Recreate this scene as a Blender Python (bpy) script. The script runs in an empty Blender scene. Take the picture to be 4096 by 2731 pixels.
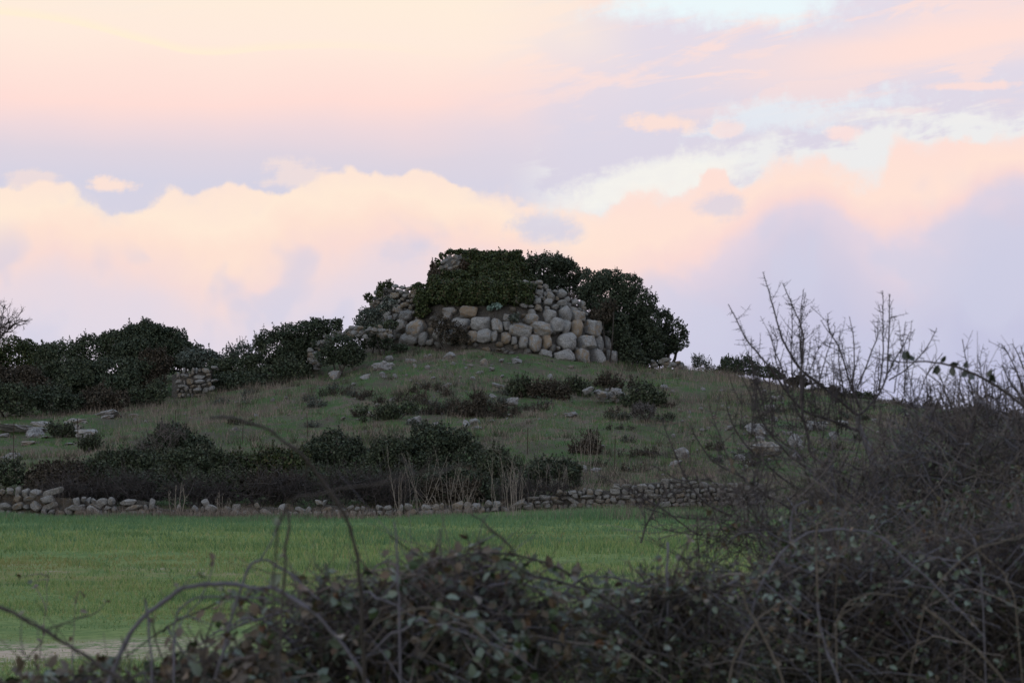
import bpy, math, random
import numpy as np
from mathutils import Vector, Matrix

rng = np.random.default_rng(7)
random.seed(7)
S = bpy.context.scene
COL = S.collection
F = 9671.0            # focal length in pixels of a 4096 px wide frame
CAMZ = 2.0
PITCH = math.atan((1833 - 1365.5) / F)

# ------------------------------------------------------------------ camera
cam_d = bpy.data.cameras.new('camera')
cam = bpy.data.objects.new('camera', cam_d)
COL.objects.link(cam)
cam.location = (0, 0, CAMZ)
cam.rotation_euler = (math.pi / 2 + PITCH, 0, 0)
cam_d.sensor_width = 36
cam_d.lens = 36 * F / 4096
cam_d.clip_start = 0.05
cam_d.clip_end = 12000
cam_d.dof.use_dof = True
cam_d.dof.focus_distance = 90
cam_d.dof.aperture_fstop = 10.0
S.camera = cam

# ------------------------------------------------------------------ colour
S.view_settings.view_transform = 'Standard'
S.view_settings.look = 'None'
S.view_settings.exposure = 0.0
S.view_settings.gamma = 1.0
S.view_settings.use_curve_mapping = False


def lin(c):
    out = []
    for x in c:
        x = x / 255.0
        out.append(x / 12.92 if x <= 0.04045 else ((x + 0.055) / 1.055) ** 2.4)
    return tuple(out)


# ------------------------------------------------------------------ node helper
class NT:
    def __init__(s, tree):
        s.t = tree
        s.n = tree.nodes
        s.l = tree.links

    def put(s, sock, v):
        if isinstance(v, bpy.types.NodeSocket):
            s.l.new(v, sock)
        elif isinstance(v, (tuple, list)) and sock.type == 'RGBA':
            sock.default_value = (*v[:3], 1)
        else:
            sock.default_value = v

    def m(s, op, a, b=0.0, c=None, clamp=False):
        n = s.n.new('ShaderNodeMath')
        n.operation = op
        n.use_clamp = clamp
        s.put(n.inputs[0], a)
        s.put(n.inputs[1], b)
        if c is not None:
            s.put(n.inputs[2], c)
        return n.outputs[0]

    def ss(s, x, a, b):
        n = s.n.new('ShaderNodeMapRange')
        n.interpolation_type = 'SMOOTHSTEP'
        s.put(n.inputs[0], x)
        n.inputs[1].default_value = a
        n.inputs[2].default_value = b
        n.inputs[3].default_value = 0
        n.inputs[4].default_value = 1
        return n.outputs[0]

    def mix(s, f, a, b):
        n = s.n.new('ShaderNodeMix')
        n.data_type = 'RGBA'
        s.put(n.inputs[0], f)
        s.put(n.inputs[6], a)
        s.put(n.inputs[7], b)
        return n.outputs[2]

    def vec(s, x, y, z):
        n = s.n.new('ShaderNodeCombineXYZ')
        s.put(n.inputs[0], x)
        s.put(n.inputs[1], y)
        s.put(n.inputs[2], z)
        return n.outputs[0]

    def noise(s, vec, scale, detail=3, rough=0.55, dist=0.0, color=False):
        n = s.n.new('ShaderNodeTexNoise')
        if vec is not None:
            s.put(n.inputs['Vector'], vec)
        n.inputs['Scale'].default_value = scale
        n.inputs['Detail'].default_value = detail
        n.inputs['Roughness'].default_value = rough
        n.inputs['Distortion'].default_value = dist
        return n.outputs[1 if color else 0]

    def ramp(s, f, pts):
        n = s.n.new('ShaderNodeValToRGB')
        e = n.color_ramp.elements
        for i, (p, c) in enumerate(pts):
            if i < 2:
                el = e[i]
                el.position = p
            else:
                el = e.new(p)
            el.color = (*c, 1)
        s.put(n.inputs[0], f)
        return n.outputs[0]

    def curve(s, x, pts, x0, x1):
        """piecewise curve y(x), all y in 0..2"""
        n = s.n.new('ShaderNodeFloatCurve')
        mp = n.mapping
        mp.use_clip = False
        c = mp.curves[0]
        while len(c.points) > 2:
            c.points.remove(c.points[1])
        P = [((px - x0) / (x1 - x0), py) for px, py in pts]
        c.points[0].location = P[0]
        c.points[1].location = P[-1]
        for p in P[1:-1]:
            c.points.new(*p)
        mp.update()
        s.put(n.inputs[1], s.m('DIVIDE', s.m('SUBTRACT', x, x0), x1 - x0, clamp=True))
        return n.outputs[0]


# ------------------------------------------------------------------ sky (world)
SUN_EL, SUN_AZ = math.radians(5), math.radians(215)     # low, behind the camera to the left
W = bpy.data.worlds.new('World')
S.world = W
W.use_nodes = True
nt = NT(W.node_tree)
nt.n.clear()
tc = nt.n.new('ShaderNodeTexCoord').outputs['Generated']
sp = nt.n.new('ShaderNodeSeparateXYZ')
nt.l.new(tc, sp.inputs[0])
dx, dy, dz = sp.outputs
az = nt.m('ARCTAN2', dx, dy)
el = nt.m('ARCSINE', dz)
u = nt.m('MULTIPLY_ADD', az, F / 1000, 2.048)            # azimuth and elevation in handy units
v = nt.m('MULTIPLY_ADD', el, -F / 1000, 1.833)
P3 = nt.vec(nt.m('MULTIPLY', dx, F / 1000), nt.m('MULTIPLY', dy, F / 1000), nt.m('MULTIPLY', dz, F / 1000))
Pst = nt.vec(nt.m('MULTIPLY', dx, 9.67), nt.m('MULTIPLY', dy, 9.67),
             nt.m('ADD', nt.m('MULTIPLY', dz, 9.67 * 4.5), nt.m('MULTIPLY', dx, -9.67 * 0.7)))
n_big = nt.m('SUBTRACT', nt.noise(P3, 1.6, 2), 0.5)
n_str = nt.m('SUBTRACT', nt.noise(Pst, 0.9, 6, 0.58, 0.7), 0.5)
n_str2 = nt.m('SUBTRACT', nt.noise(Pst, 2.6, 5, 0.6, 0.5), 0.5)
n_mid = nt.m('SUBTRACT', nt.noise(P3, 5.0, 4, 0.6), 0.5)
n_fine = nt.m('SUBTRACT', nt.noise(P3, 14.0, 6, 0.66), 0.5)


def voro(scale, smooth_=.35):
    n = nt.n.new('ShaderNodeTexVoronoi')
    n.feature = 'SMOOTH_F1'
    nt.put(n.inputs['Vector'], P3)
    n.inputs['Scale'].default_value = scale
    n.inputs['Smoothness'].default_value = smooth_
    return nt.m('SUBTRACT', n.outputs['Distance'], .45)


puff = nt.m('ADD', nt.m('MULTIPLY', voro(7.0), -.070), nt.m('ADD', nt.m('MULTIPLY', voro(17.0), -.030), nt.m('MULTIPLY', voro(38.0), -.008)))
CREAM, PINK, LAV, BLUE = lin((255, 238, 220)), lin((255, 226, 218)), lin((222, 215, 228)), lin((236, 249, 252))
LAVB = lin((212, 211, 229))
# high cloud sheet, left: cream over pink over lavender
vw = nt.m('ADD', v, nt.m('MULTIPLY', n_big, 0.12))
vr = nt.m('ADD', vw, nt.m('MULTIPLY', n_str, 0.07))
left = nt.ramp(nt.m('DIVIDE', vr, 1.0, clamp=True),
               [(0.0, CREAM), (0.18, lin((255, 235, 221))), (0.30, lin((255, 228, 218))), (0.42, lin((255, 222, 215))),
                (0.53, lin((238, 217, 221))), (0.63, lin((223, 213, 224))), (0.75, lin((214, 211, 227)))])
# thin yellow fold in the sheet
fold = nt.curve(u, [(-1, .09), (0, .098), (.25, .12), (.6, .195), (.8, .232), (1.1, .208), (1.4, .198), (1.9, .238), (3, .27)], -1, 3)
fd = nt.m('SUBTRACT', v, fold)
ff = nt.m('MULTIPLY', nt.ss(fd, -0.04, 0.0), nt.ss(fd, 0.014, 0.0))
ff = nt.m('MULTIPLY', ff, nt.ss(u, 2.1, 0.6))
left = nt.mix(nt.m('MULTIPLY', ff, 0.75), left, lin((255, 240, 212)))
# right: lavender with rosy streaks
st = nt.ss(nt.m('ADD', nt.m('MULTIPLY', n_str, 0.8), nt.m('MULTIPLY', n_str2, 0.9)), -0.05, 0.13)
band = nt.m('SUBTRACT', v, nt.curve(u, [(2.0, .30), (2.6, .28), (3.1, .30), (3.5, .24), (4.1, .15), (5, .06)], 2.0, 5.0))
bandm = nt.ss(nt.m('ABSOLUTE', nt.m('ADD', band, nt.m('MULTIPLY', n_str, 0.2))), 0.17, 0.02)
bandm = nt.m('MULTIPLY', bandm, nt.ss(u, 2.5, 3.7))
stm = nt.m('MULTIPLY', st, nt.ss(v, 0.62, 0.25))
stm = nt.m('MAXIMUM', nt.m('MULTIPLY', stm, 0.75), bandm)
right = nt.mix(stm, nt.mix(nt.ss(v, 0.1, 0.75), lin((228, 220, 232)), lin((219, 214, 229))), lin((255, 225, 217)))
side = nt.ss(nt.m('ADD', u, nt.m('ADD', nt.m('MULTIPLY', n_big, 0.9), nt.m('MULTIPLY', v, 0.35))), 1.75, 2.75)
up = nt.mix(side, left, right)
# pale blue openings


def ell(cu, cv, ru, rv, soft=0.9, tilt=0.0, nz=0.5):
    a = nt.m('DIVIDE', nt.m('SUBTRACT', u, cu), ru)
    b = nt.m('DIVIDE', nt.m('ADD', nt.m('SUBTRACT', v, cv), nt.m('MULTIPLY', nt.m('SUBTRACT', u, cu), tilt)), rv)
    r = nt.m('SQRT', nt.m('ADD', nt.m('MULTIPLY', a, a), nt.m('MULTIPLY', b, b)))
    r = nt.m('ADD', r, nt.m('MULTIPLY', nt.m('ADD', nt.m('ADD', n_str2, n_mid), nt.m('MULTIPLY', n_fine, .9)), nz))
    return nt.ss(r, 1 + soft * 0.5, 1 - soft * 0.5)


up = nt.mix(nt.m('MULTIPLY', ell(2.92, 0.02, 0.40, 0.095, 1.2, -0.05, 1.3), 0.95), up, BLUE)
up = nt.mix(nt.m('MULTIPLY', ell(3.25, 0.47, 0.36, 0.06, 1.2, 0.1, 2.6), 0.6), up, lin((232, 243, 248)))
# edge of the cumulus bank
edge = nt.curve(u, [(-.6, .70), (-.2, .77), (0, .765), (.26, .755), (.33, .80), (.47, .845), (.60, .81), (.78, .765), (.88, .762), (.92, .725), (.96, .735),
                    (1.05, .775), (1.2, .74), (1.33, .69), (1.45, .695), (1.6, .69), (1.65, .665), (1.72, .668), (1.79, .715), (1.82, .745), (2.0, .765), (2.2, .83),
                    (2.33, .85), (2.47, .795), (2.52, .768), (2.65, .772), (2.77, .745), (2.82, .71), (2.84, .682), (2.91, .685), (2.93, .73), (3.05, .70),
                    (3.14, .65), (3.23, .632), (3.33, .67), (3.42, .705), (3.53, .665), (3.56, .58), (3.58, .548), (3.63, .555), (3.66, .578), (3.80, .565), (3.9, .60), (3.99, .568), (4.1, .57), (4.6, .64), (5, .6)], -.6, 5)
h = nt.m('SUBTRACT', v, edge)
edge_s = nt.curve(u, [(-.6, .72), (0, .77), (.45, .80), (.9, .755), (1.3, .72), (1.7, .69), (2.0, .75), (2.35, .83), (2.7, .765), (3.0, .70), (3.3, .665), (3.6, .60), (3.9, .575), (4.3, .60), (5, .6)], -.6, 5)
hs = nt.m('SUBTRACT', v, edge_s)
hb = nt.m('ADD', h, nt.m('ADD', nt.m('MULTIPLY', n_mid, 0.05), nt.m('ADD', puff, nt.m('MULTIPLY', n_fine, 0.022))))
# bright opening over the bank on the right
gb = nt.m('MULTIPLY', nt.ss(nt.m('ADD', hs, nt.m('MULTIPLY', nt.m('ADD', n_str2, n_mid), 0.42)), -0.13, -0.02), nt.ss(u, 2.0, 2.35))
up = nt.mix(nt.m('MULTIPLY', gb, 0.75), up, lin((243, 244, 240)))
gb2 = nt.m('MULTIPLY', ell(2.62, 0.72, 0.34, 0.075, 0.9, 0.24, 1.5), 0.85)
up = nt.mix(gb2, up, lin((247, 245, 238)))
# small detached clouds
for (cu, cv, ru, rv, a, c) in ((2.66, .50, .13, .032, .85, (255, 226, 214)), (.45, .757, .075, .032, .9, (255, 228, 214)), (3.86, .375, .14, .014, .8, (255, 224, 216)),
                               (1.18, .70, .10, .05, .5, (255, 230, 216)), (2.92, .525, .05, .03, .7, (250, 224, 220)), (3.38, .545, .06, .03, .8, (255, 226, 220)),
                               (.15, .74, .11, .03, .5, (255, 228, 214)), (3.62, .465, .12, .018, .5, (246, 222, 222))):
    up = nt.mix(nt.m('MULTIPLY', ell(cu, cv, ru, rv, 1.0, 0.0, 2.2), a), up, lin(c))
# body of the cumulus bank
Ln = nt.curve(u, [(-.6, .32), (0, .29), (.5, .33), (1.0, .42), (1.35, .36), (1.7, .29), (2.0, .24), (2.5, .31), (2.9, .27), (3.2, .16), (3.5, .30), (3.7, .32), (3.95, .19), (4.3, .18), (5, .25)], -.6, 5)
hn = nt.m('ADD', nt.m('DIVIDE', hs, Ln), nt.m('ADD', nt.m('MULTIPLY', n_big, 1.1), nt.m('ADD', nt.m('MULTIPLY', n_mid, 0.5), nt.m('MULTIPLY', puff, 2.2))))
hq = nt.m('DIVIDE', hn, 3.0, clamp=True)
h_core = h
cl = nt.ramp(hq, [(0.0, lin((254, 230, 215))), (0.10, lin((255, 234, 215))), (0.20, lin((254, 226, 211))), (0.30, lin((249, 220, 213))),
                  (0.42, lin((237, 218, 222))), (0.60, lin((227, 217, 228)))])
cr = nt.ramp(hq, [(0.0, lin((254, 224, 215))), (0.18, lin((255, 227, 214))), (0.28, lin((250, 219, 214))), (0.38, lin((228, 213, 225))),
                  (0.60, lin((214, 207, 225))), (0.9, lin((207, 204, 225)))])
cum = nt.mix(nt.ss(nt.m('ADD', u, nt.m('MULTIPLY', n_big, .4)), 1.7, 2.9), cl, cr)
low = nt.mix(nt.ss(u, 0.8, 3.8), lin((225, 217, 230)), lin((193, 195, 223)))
cum = nt.mix(nt.ss(nt.m('ADD', v, nt.m('MULTIPLY', n_big, 0.35)), 0.98, 1.55), cum, low)
# bluish pockets in the bank
pk = nt.ss(nt.m('ADD', nt.noise(P3, 2.7, 3, 0.5, 0.3), nt.m('MULTIPLY', hq, 0.12)), 0.56, 0.70)
pk = nt.m('MULTIPLY', pk, nt.ss(h, 0.10, 0.28))
cum = nt.mix(nt.m('MULTIPLY', pk, 0.55), cum, lin((207, 208, 229)))
for (cu, cv, ru, rv, a) in ((2.22, .915, .13, .05, .75), (2.87, .83, .09, .04, .6), (1.62, 1.0, .12, .06, .4)):
    cum = nt.mix(nt.m('MULTIPLY', ell(cu, cv, ru, rv, 1.1, 0.0, 1.6), a), cum, lin((206, 208, 230)))
soft = nt.ss(nt.noise(P3, 2.2, 2), .36, .66)
cov = nt.mix(soft, nt.ss(nt.m('ADD', hb, nt.m('MULTIPLY', n_fine, .03)), -0.012, 0.022), nt.ss(nt.m('ADD', hb, nt.m('MULTIPLY', n_fine, .14)), -0.05, 0.085))
sky_c = nt.mix(cov, up, cum)
# towards the zenith the clear evening blue shows between thin clouds
ns = nt.n.new('ShaderNodeTexSky')
ns.sky_type = 'NISHITA'
ns.sun_disc = False
ns.sun_elevation = SUN_EL
ns.sun_rotation = SUN_AZ
nz = nt.n.new('ShaderNodeVectorMath')
nz.operation = 'SCALE'
nt.l.new(ns.outputs[0], nz.inputs[0])
nz.inputs[3].default_value = 0.10
zen = nt.mix(0.8, nz.outputs[0], (0.74, 0.90, 1.16))
sky_c = nt.mix(nt.ss(nt.m('ADD', el, nt.m('MULTIPLY', n_str, 0.3)), 0.20, 0.62), sky_c, zen)
bg = nt.n.new('ShaderNodeBackground')
nt.l.new(sky_c, bg.inputs[0])
bg.inputs[1].default_value = 1.0
wo = nt.n.new('ShaderNodeOutputWorld')
nt.l.new(bg.outputs[0], wo.inputs[0])
W.cycles.sampling_method = 'MANUAL'
W.cycles.sample_map_resolution = 512

# ------------------------------------------------------------------ sun (already at the horizon, behind thin cloud)
sd = bpy.data.lights.new('sun', 'SUN')
sd.energy = 0.8
sd.angle = math.radians(25)
sd.color = (0.97, 0.97, 1.0)
so = bpy.data.objects.new('sun', sd)
COL.objects.link(so)
sdir = Vector((math.sin(SUN_AZ) * math.cos(SUN_EL), math.cos(SUN_AZ) * math.cos(SUN_EL), math.sin(SUN_EL)))
so.rotation_euler = (-sdir).to_track_quat('-Z', 'Y').to_euler()


# ------------------------------------------------------------------ geometry helpers
def px(uu, vv, D):
    """world point seen at photo pixel (uu, vv) at distance y = D"""
    uu = np.asarray(uu, float)
    vv = np.asarray(vv, float)
    x = (uu - 2048) / F
    yv = (1365.5 - vv) / F
    cy = math.cos(PITCH) - yv * math.sin(PITCH)
    cz = math.sin(PITCH) + yv * math.cos(PITCH)
    t = D / cy
    return np.stack([x * t, cy * t, CAMZ + cz * t], -1)


def sines(P, seed, n=10, f0=1.0, f1=3.0):
    r = np.random.default_rng(seed)
    k = r.normal(size=(n, P.shape[1]))
    k /= np.linalg.norm(k, axis=1, keepdims=True)
    k *= r.uniform(f0, f1, (n, 1))
    ph = r.uniform(0, 6.28, n)
    return np.sin(P @ k.T + ph).sum(1) / math.sqrt(n)


# terrain: heights by bearing (column, photo px) and distance (row)
TU = [-2200, -800, 0, 700, 1300, 1600, 2000, 2300, 2550, 3000, 3300, 3600, 4096, 5000, 6500]
TD = [76, 80, 84, 92, 100, 110, 118, 125, 131, 138, 150, 175, 260]
TZ = np.array([
    [0, -.10, 0.26, 1.0, 1.9, 3.0, 3.7, 4.5, 5.0, 5.2, 4.5, 2.5, 0],
    [0, -.10, 0.26, 1.1, 2.1, 3.3, 4.2, 5.2, 5.8, 6.0, 5.0, 2.5, 0],
    [0, -.10, 0.26, 1.3, 2.4, 3.7, 4.7, 5.8, 6.4, 6.6, 5.5, 2.5, 0],
    [0, -.10, 0.26, 1.4, 2.5, 3.8, 4.9, 6.0, 6.6, 6.8, 5.5, 2.5, 0],
    [0, -.10, 0.29, 1.5, 2.7, 4.3, 5.7, 6.8, 7.3, 7.2, 5.8, 2.5, 0],
    [0, -.10, 0.30, 1.6, 2.85, 4.6, 6.2, 7.5, 8.1, 7.6, 5.8, 2.5, 0],
    [0, -.10, 0.34, 1.7, 2.95, 4.65, 6.3, 7.65, 8.1, 7.6, 5.8, 2.5, 0],
    [0, -.06, 0.38, 1.75, 3.0, 4.5, 5.9, 7.0, 7.5, 7.3, 5.6, 2.5, 0],
    [0, -.06, 0.38, 1.7, 2.9, 4.3, 5.55, 6.4, 6.75, 6.7, 5.3, 2.5, 0],
    [0, -.06, 0.38, 1.6, 2.75, 4.2, 5.3, 6.1, 6.45, 6.3, 5.0, 2.5, 0],
    [0, -.06, 0.34, 1.5, 2.5, 3.8, 4.8, 5.4, 5.65, 5.4, 4.5, 2.2, 0],
    [0, -.06, 0.30, 1.3, 2.2, 3.2, 4.0, 4.5, 4.7, 4.5, 3.8, 2.0, 0],
    [0, -.06, 0.30, 1.2, 1.9, 2.8, 3.4, 3.8, 3.9, 3.8, 3.2, 1.6, 0],
    [0, -.06, 0.30, 1.0, 1.6, 2.2, 2.7, 3.0, 3.1, 3.0, 2.5, 1.2, 0],
    [0, -.10, 0.22, .8, 1.3, 1.8, 2.2, 2.4, 2.5, 2.4, 2.0, 1.0, 0],
])
_su = np.linspace(-2200, 6500, 220)
_sd = np.linspace(76, 260, 370)
_g1 = np.stack([np.interp(_sd, TD, row) for row in TZ])
_G = np.stack([np.interp(_su, TU, _g1[:, j]) for j in range(len(_sd))], 1)


def _blur(a, n, ax):
    k = np.ones(n) / n
    pad = [(0, 0), (0, 0)]
    pad[ax] = (n // 2, n // 2)
    b = np.pad(a, pad, mode='edge')
    return np.apply_along_axis(lambda r: np.convolve(r, k, 'valid'), ax, b)


for _ in range(2):
    _G = _blur(_G, 9, 0)
    _G = _blur(_G, 7, 1)


def gz(x, y):
    x = np.asarray(x, float)
    y = np.asarray(y, float)
    yy = np.clip(y, 76, 260)
    uu = np.clip(x / yy * F + 2048, -2200, 6500)
    fi = (uu + 2200) / 8700 * 219
    fj = (yy - 76) / 184 * 369
    i = np.clip(fi.astype(int), 0, 218)
    j = np.clip(fj.astype(int), 0, 368)
    a = fi - i
    b = fj - j
    z = (_G[i, j] * (1 - a) * (1 - b) + _G[i + 1, j] * a * (1 - b) + _G[i, j + 1] * (1 - a) * b + _G[i + 1, j + 1] * a * b)
    side = np.clip(1 - (np.abs(x) - 75) / 60, 0, 1)
    z = z * side * side * (3 - 2 * side)
    P = np.stack([x.ravel(), y.ravel()], 1)
    nn = sines(P, 3, 10, .25, .9).reshape(x.shape)
    n2 = sines(P, 4, 10, 1.0, 2.6).reshape(x.shape)
    hill = np.clip((y - 84) / 12, 0, 1) * np.clip((170 - y) / 30, 0, 1)
    fld = np.clip((y - 14) / 6, 0, 1) * np.clip((84 - y) / 4, 0, 1)
    return z + hill * (nn * .11 + n2 * .085) + fld * (nn * .03 + n2 * .015)


def gz1(x, y):
    return float(gz(np.array([x]), np.array([y]))[0])


def hit(uu, vv, d0=16.0):
    D = np.arange(d0, 175, 0.1)
    P = np.stack([px(uu, vv, d) for d in (D[0], D[-1])])
    t = (D - P[0, 1]) / (P[1, 1] - P[0, 1])
    Q = P[0] + t[:, None] * (P[1] - P[0])
    below = Q[:, 2] <= gz(Q[:, 0], Q[:, 1])
    k = int(np.argmax(below)) if below.any() else -1
    q = Q[k].copy()
    q[2] = gz1(q[0], q[1])
    return q


def mesh_np(name, V, Fs, mats, mi=None, smooth=False):
    me = bpy.data.meshes.new(name)
    V = np.ascontiguousarray(V, dtype=np.float32)
    if not isinstance(Fs, list):
        Fs = [Fs]
    Fs = [np.asarray(f, dtype=np.int32) for f in Fs if len(f)]
    me.vertices.add(len(V))
    me.vertices.foreach_set('co', V.ravel())
    idx = np.concatenate([f.ravel() for f in Fs])
    cnt = np.concatenate([np.full(len(f), f.shape[1], np.int32) for f in Fs])
    me.loops.add(len(idx))
    me.loops.foreach_set('vertex_index', idx)
    me.polygons.add(len(cnt))
    st_ = np.zeros(len(cnt), np.int32)
    st_[1:] = np.cumsum(cnt)[:-1]
    me.polygons.foreach_set('loop_start', st_)
    me.polygons.foreach_set('loop_total', cnt)
    if mi is not None:
        me.polygons.foreach_set('material_index', np.ascontiguousarray(mi, np.int32))
    if smooth:
        me.polygons.foreach_set('use_smooth', np.ones(len(cnt), bool))
    me.update(calc_edges=True)
    me.validate()
    for m_ in (mats if isinstance(mats, (list, tuple)) else [mats]):
        me.materials.append(m_)
    return me


def link(name, data, parent=None, loc=None, rot=None, scale=None):
    o = bpy.data.objects.new(name, data)
    COL.objects.link(o)
    if parent is not None:
        o.parent = parent
    if loc is not None:
        o.location = loc
    if rot is not None:
        o.rotation_euler = rot
    if scale is not None:
        o.scale = scale
    return o


def tag(o, label, cat, group=None, kind=None):
    if label:
        o['label'] = label
    if cat:
        o['category'] = cat
    if group:
        o['group'] = group
    if kind:
        o['kind'] = kind
    return o


def thing(name, loc, label, cat, group=None):
    return tag(link(name, None, loc=tuple(loc)), label, cat, group)


class Geo:
    """collects vertices and faces for one mesh"""

    def __init__(s):
        s.V = []
        s.F = {}
        s.M = {}
        s.n = 0

    def add(s, V, Fc, mi=0):
        Fc = np.asarray(Fc)
        k = Fc.shape[1]
        s.V.append(np.asarray(V, float))
        s.F.setdefault(k, []).append(Fc + s.n)
        s.M.setdefault(k, []).append(np.full(len(Fc), mi))
        s.n += len(V)

    def mesh(s, name, mats, origin=(0, 0, 0), smooth=False):
        V = np.concatenate(s.V) - np.asarray(origin, float)
        ks = sorted(s.F)
        return mesh_np(name, V, [np.concatenate(s.F[k]) for k in ks], mats,
                       np.concatenate([np.concatenate(s.M[k]) for k in ks]), smooth)

    def tube(s, pts, r0, r1, sides=4, mi=0, cap=True):
        pts = np.asarray(pts, float)
        n = len(pts)
        tg = np.gradient(pts, axis=0)
        tg /= np.linalg.norm(tg, axis=1, keepdims=True) + 1e-9
        ref = np.array([.31, .17, .94]) if abs(tg[0, 2]) < .8 else np.array([.9, .3, .1])
        a = np.cross(tg, ref)
        a /= np.linalg.norm(a, axis=1, keepdims=True) + 1e-9
        b = np.cross(tg, a)
        rr = np.linspace(r0, r1, n) if np.isscalar(r0) else np.asarray(r0)
        th = np.arange(sides) * 2 * math.pi / sides
        V = pts[:, None] + rr[:, None, None] * (np.cos(th)[None, :, None] * a[:, None] + np.sin(th)[None, :, None] * b[:, None])
        i = np.arange(n - 1)[:, None] * sides
        j = np.arange(sides)[None]
        j2 = (j + 1) % sides
        Fc = np.stack([i + j, i + j2, i + sides + j2, i + sides + j], -1).reshape(-1, 4)
        s.add(V.reshape(-1, 3), Fc, mi)


def smooth_line(P, n):
    """Catmull-Rom through control points"""
    P = np.asarray(P, float)
    if len(P) < 3:
        t = np.linspace(0, 1, n)[:, None]
        return P[0] * (1 - t) + P[-1] * t
    Q = np.vstack([2 * P[0] - P[1], P, 2 * P[-1] - P[-2]])
    T = np.linspace(0, len(P) - 1 - 1e-6, n)
    i = T.astype(int)
    t = (T - i)[:, None]
    p0, p1, p2, p3 = Q[i], Q[i + 1], Q[i + 2], Q[i + 3]
    return .5 * (2 * p1 + (p2 - p0) * t + (2 * p0 - 5 * p1 + 4 * p2 - p3) * t * t + (3 * p1 - p0 - 3 * p2 + p3) * t ** 3)


def unit(a):
    return a / (np.linalg.norm(a, axis=-1, keepdims=True) + 1e-9)


# ------------------------------------------------------------------ materials
def new_mat(name):
    m_ = bpy.data.materials.new(name)
    m_.use_nodes = True
    t = NT(m_.node_tree)
    p = t.n['Principled BSDF']
    return m_, t, p


def leaf_mat(name, cols, rough=0.6, spec=0.25, back=None, trans=0.0, var=0.0):
    """cols: list of (position, linear colour) picked per leaf"""
    m_, t, p = new_mat(name)
    g = t.n.new('ShaderNodeNewGeometry')
    c = t.ramp(g.outputs['Random Per Island'], cols)
    if var:
        # clumps of older and younger growth
        tcx = t.n.new('ShaderNodeTexCoord').outputs['Object']
        nn = t.noise(tcx, var, 2)
        c = t.mix(t.ss(nn, .35, .7), c, t.mix(0.5, c, (0.075, 0.075, 0.045)))
    if back:
        c = t.mix(g.outputs['Backfacing'], c, t.mix(0.6, c, back))
    t.put(p.inputs['Base Color'], c)
    p.inputs['Roughness'].default_value = rough
    p.inputs['Specular IOR Level'].default_value = spec
    if trans:
        tr = t.n.new('ShaderNodeBsdfTranslucent')
        t.put(tr.inputs[0], c)
        mx = t.n.new('ShaderNodeMixShader')
        mx.inputs[0].default_value = trans
        t.l.new(p.outputs[0], mx.inputs[1])
        t.l.new(tr.outputs[0], mx.inputs[2])
        t.l.new(mx.outputs[0], t.n['Material Output'].inputs[0])
    return m_


def bark_mat(name, a, b, scale=30):
    m_, t, p = new_mat(name)
    tcx = t.n.new('ShaderNodeTexCoord').outputs['Object']
    g = t.n.new('ShaderNodeNewGeometry')
    f = t.m('ADD', t.m('MULTIPLY', t.noise(tcx, scale, 4), 0.8), t.m('MULTIPLY', t.m('SUBTRACT', g.outputs['Random Per Island'], .35), .7))
    t.put(p.inputs['Base Color'], t.mix(f, a, b))
    p.inputs['Roughness'].default_value = .75
    p.inputs['Specular IOR Level'].default_value = .2
    return m_


def stone_mat(name, g0, g1, tan, tanamt, scale=1.0):
    m_, t, p = new_mat(name)
    tcn = t.n.new('ShaderNodeTexCoord').outputs['Object']
    oi = t.n.new('ShaderNodeObjectInfo')
    off = t.vec(t.m('MULTIPLY', oi.outputs['Random'], 37.0), t.m('MULTIPLY', oi.outputs['Random'], 91.0), 0.0)
    va = t.n.new('ShaderNodeVectorMath')
    va.operation = 'ADD'
    t.l.new(tcn, va.inputs[0])
    t.l.new(off, va.inputs[1])
    q = va.outputs[0]
    n1 = t.noise(q, 1.6 * scale, 4, .6)
    n2 = t.noise(q, 6.0 * scale, 5, .65)
    n3 = t.noise(q, 17.0 * scale, 4, .6)
    grey = t.mix(t.ss(t.m('ADD', t.m('MULTIPLY', n2, .7), t.m('MULTIPLY', n3, .3)), .38, .66), g0, g1)
    tf = t.ss(t.m('ADD', n1, t.m('MULTIPLY', t.m('SUBTRACT', oi.outputs['Random'], .5), .5)), .62 - tanamt, .80 - tanamt * .6)
    c = t.mix(t.m('MULTIPLY', tf, .85), grey, t.mix(n2, tan, tuple(x * .55 for x in tan)))
    # dark lichen and damp pits
    c = t.mix(t.m('MULTIPLY', t.ss(n3, .56, .68), .75), c, (.05, .052, .048))
    c = t.mix(t.m('MULTIPLY', t.ss(t.noise(q, 4.0 * scale, 5, .7, .6), .62, .70), .5), c, (.40, .41, .40))
    t.put(p.inputs['Base Color'], c)
    p.inputs['Roughness'].default_value = .9
    p.inputs['Specular IOR Level'].default_value = .15
    b = t.n.new('ShaderNodeBump')
    b.inputs['Strength'].default_value = 1.0
    b.inputs['Distance'].default_value = .12
    t.put(b.inputs['Height'], t.m('ADD', n2, t.m('MULTIPLY', n3, .5)))
    t.l.new(b.outputs[0], p.inputs['Normal'])
    return m_


M_BOULDER = stone_mat('limestone_boulder', (.22, .22, .215), (.43, .43, .415), (.38, .29, .19), .08, 1.3)
M_RUBBLE = stone_mat('limestone_rubble', (.21, .21, .20), (.42, .415, .395), (.34, .27, .18), .08, 1.3)
M_FILLER = stone_mat('joint_stone', (.11, .11, .10), (.27, .26, .24), (.25, .19, .12), .08, 1.3)
M_WALL = stone_mat('dry_wall_stone', (.20, .196, .186), (.44, .425, .395), (.34, .27, .19), .04)
M_ROCK = stone_mat('pale_limestone', (.17, .17, .168), (.43, .425, .418), (.34, .28, .21), .03)

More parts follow.
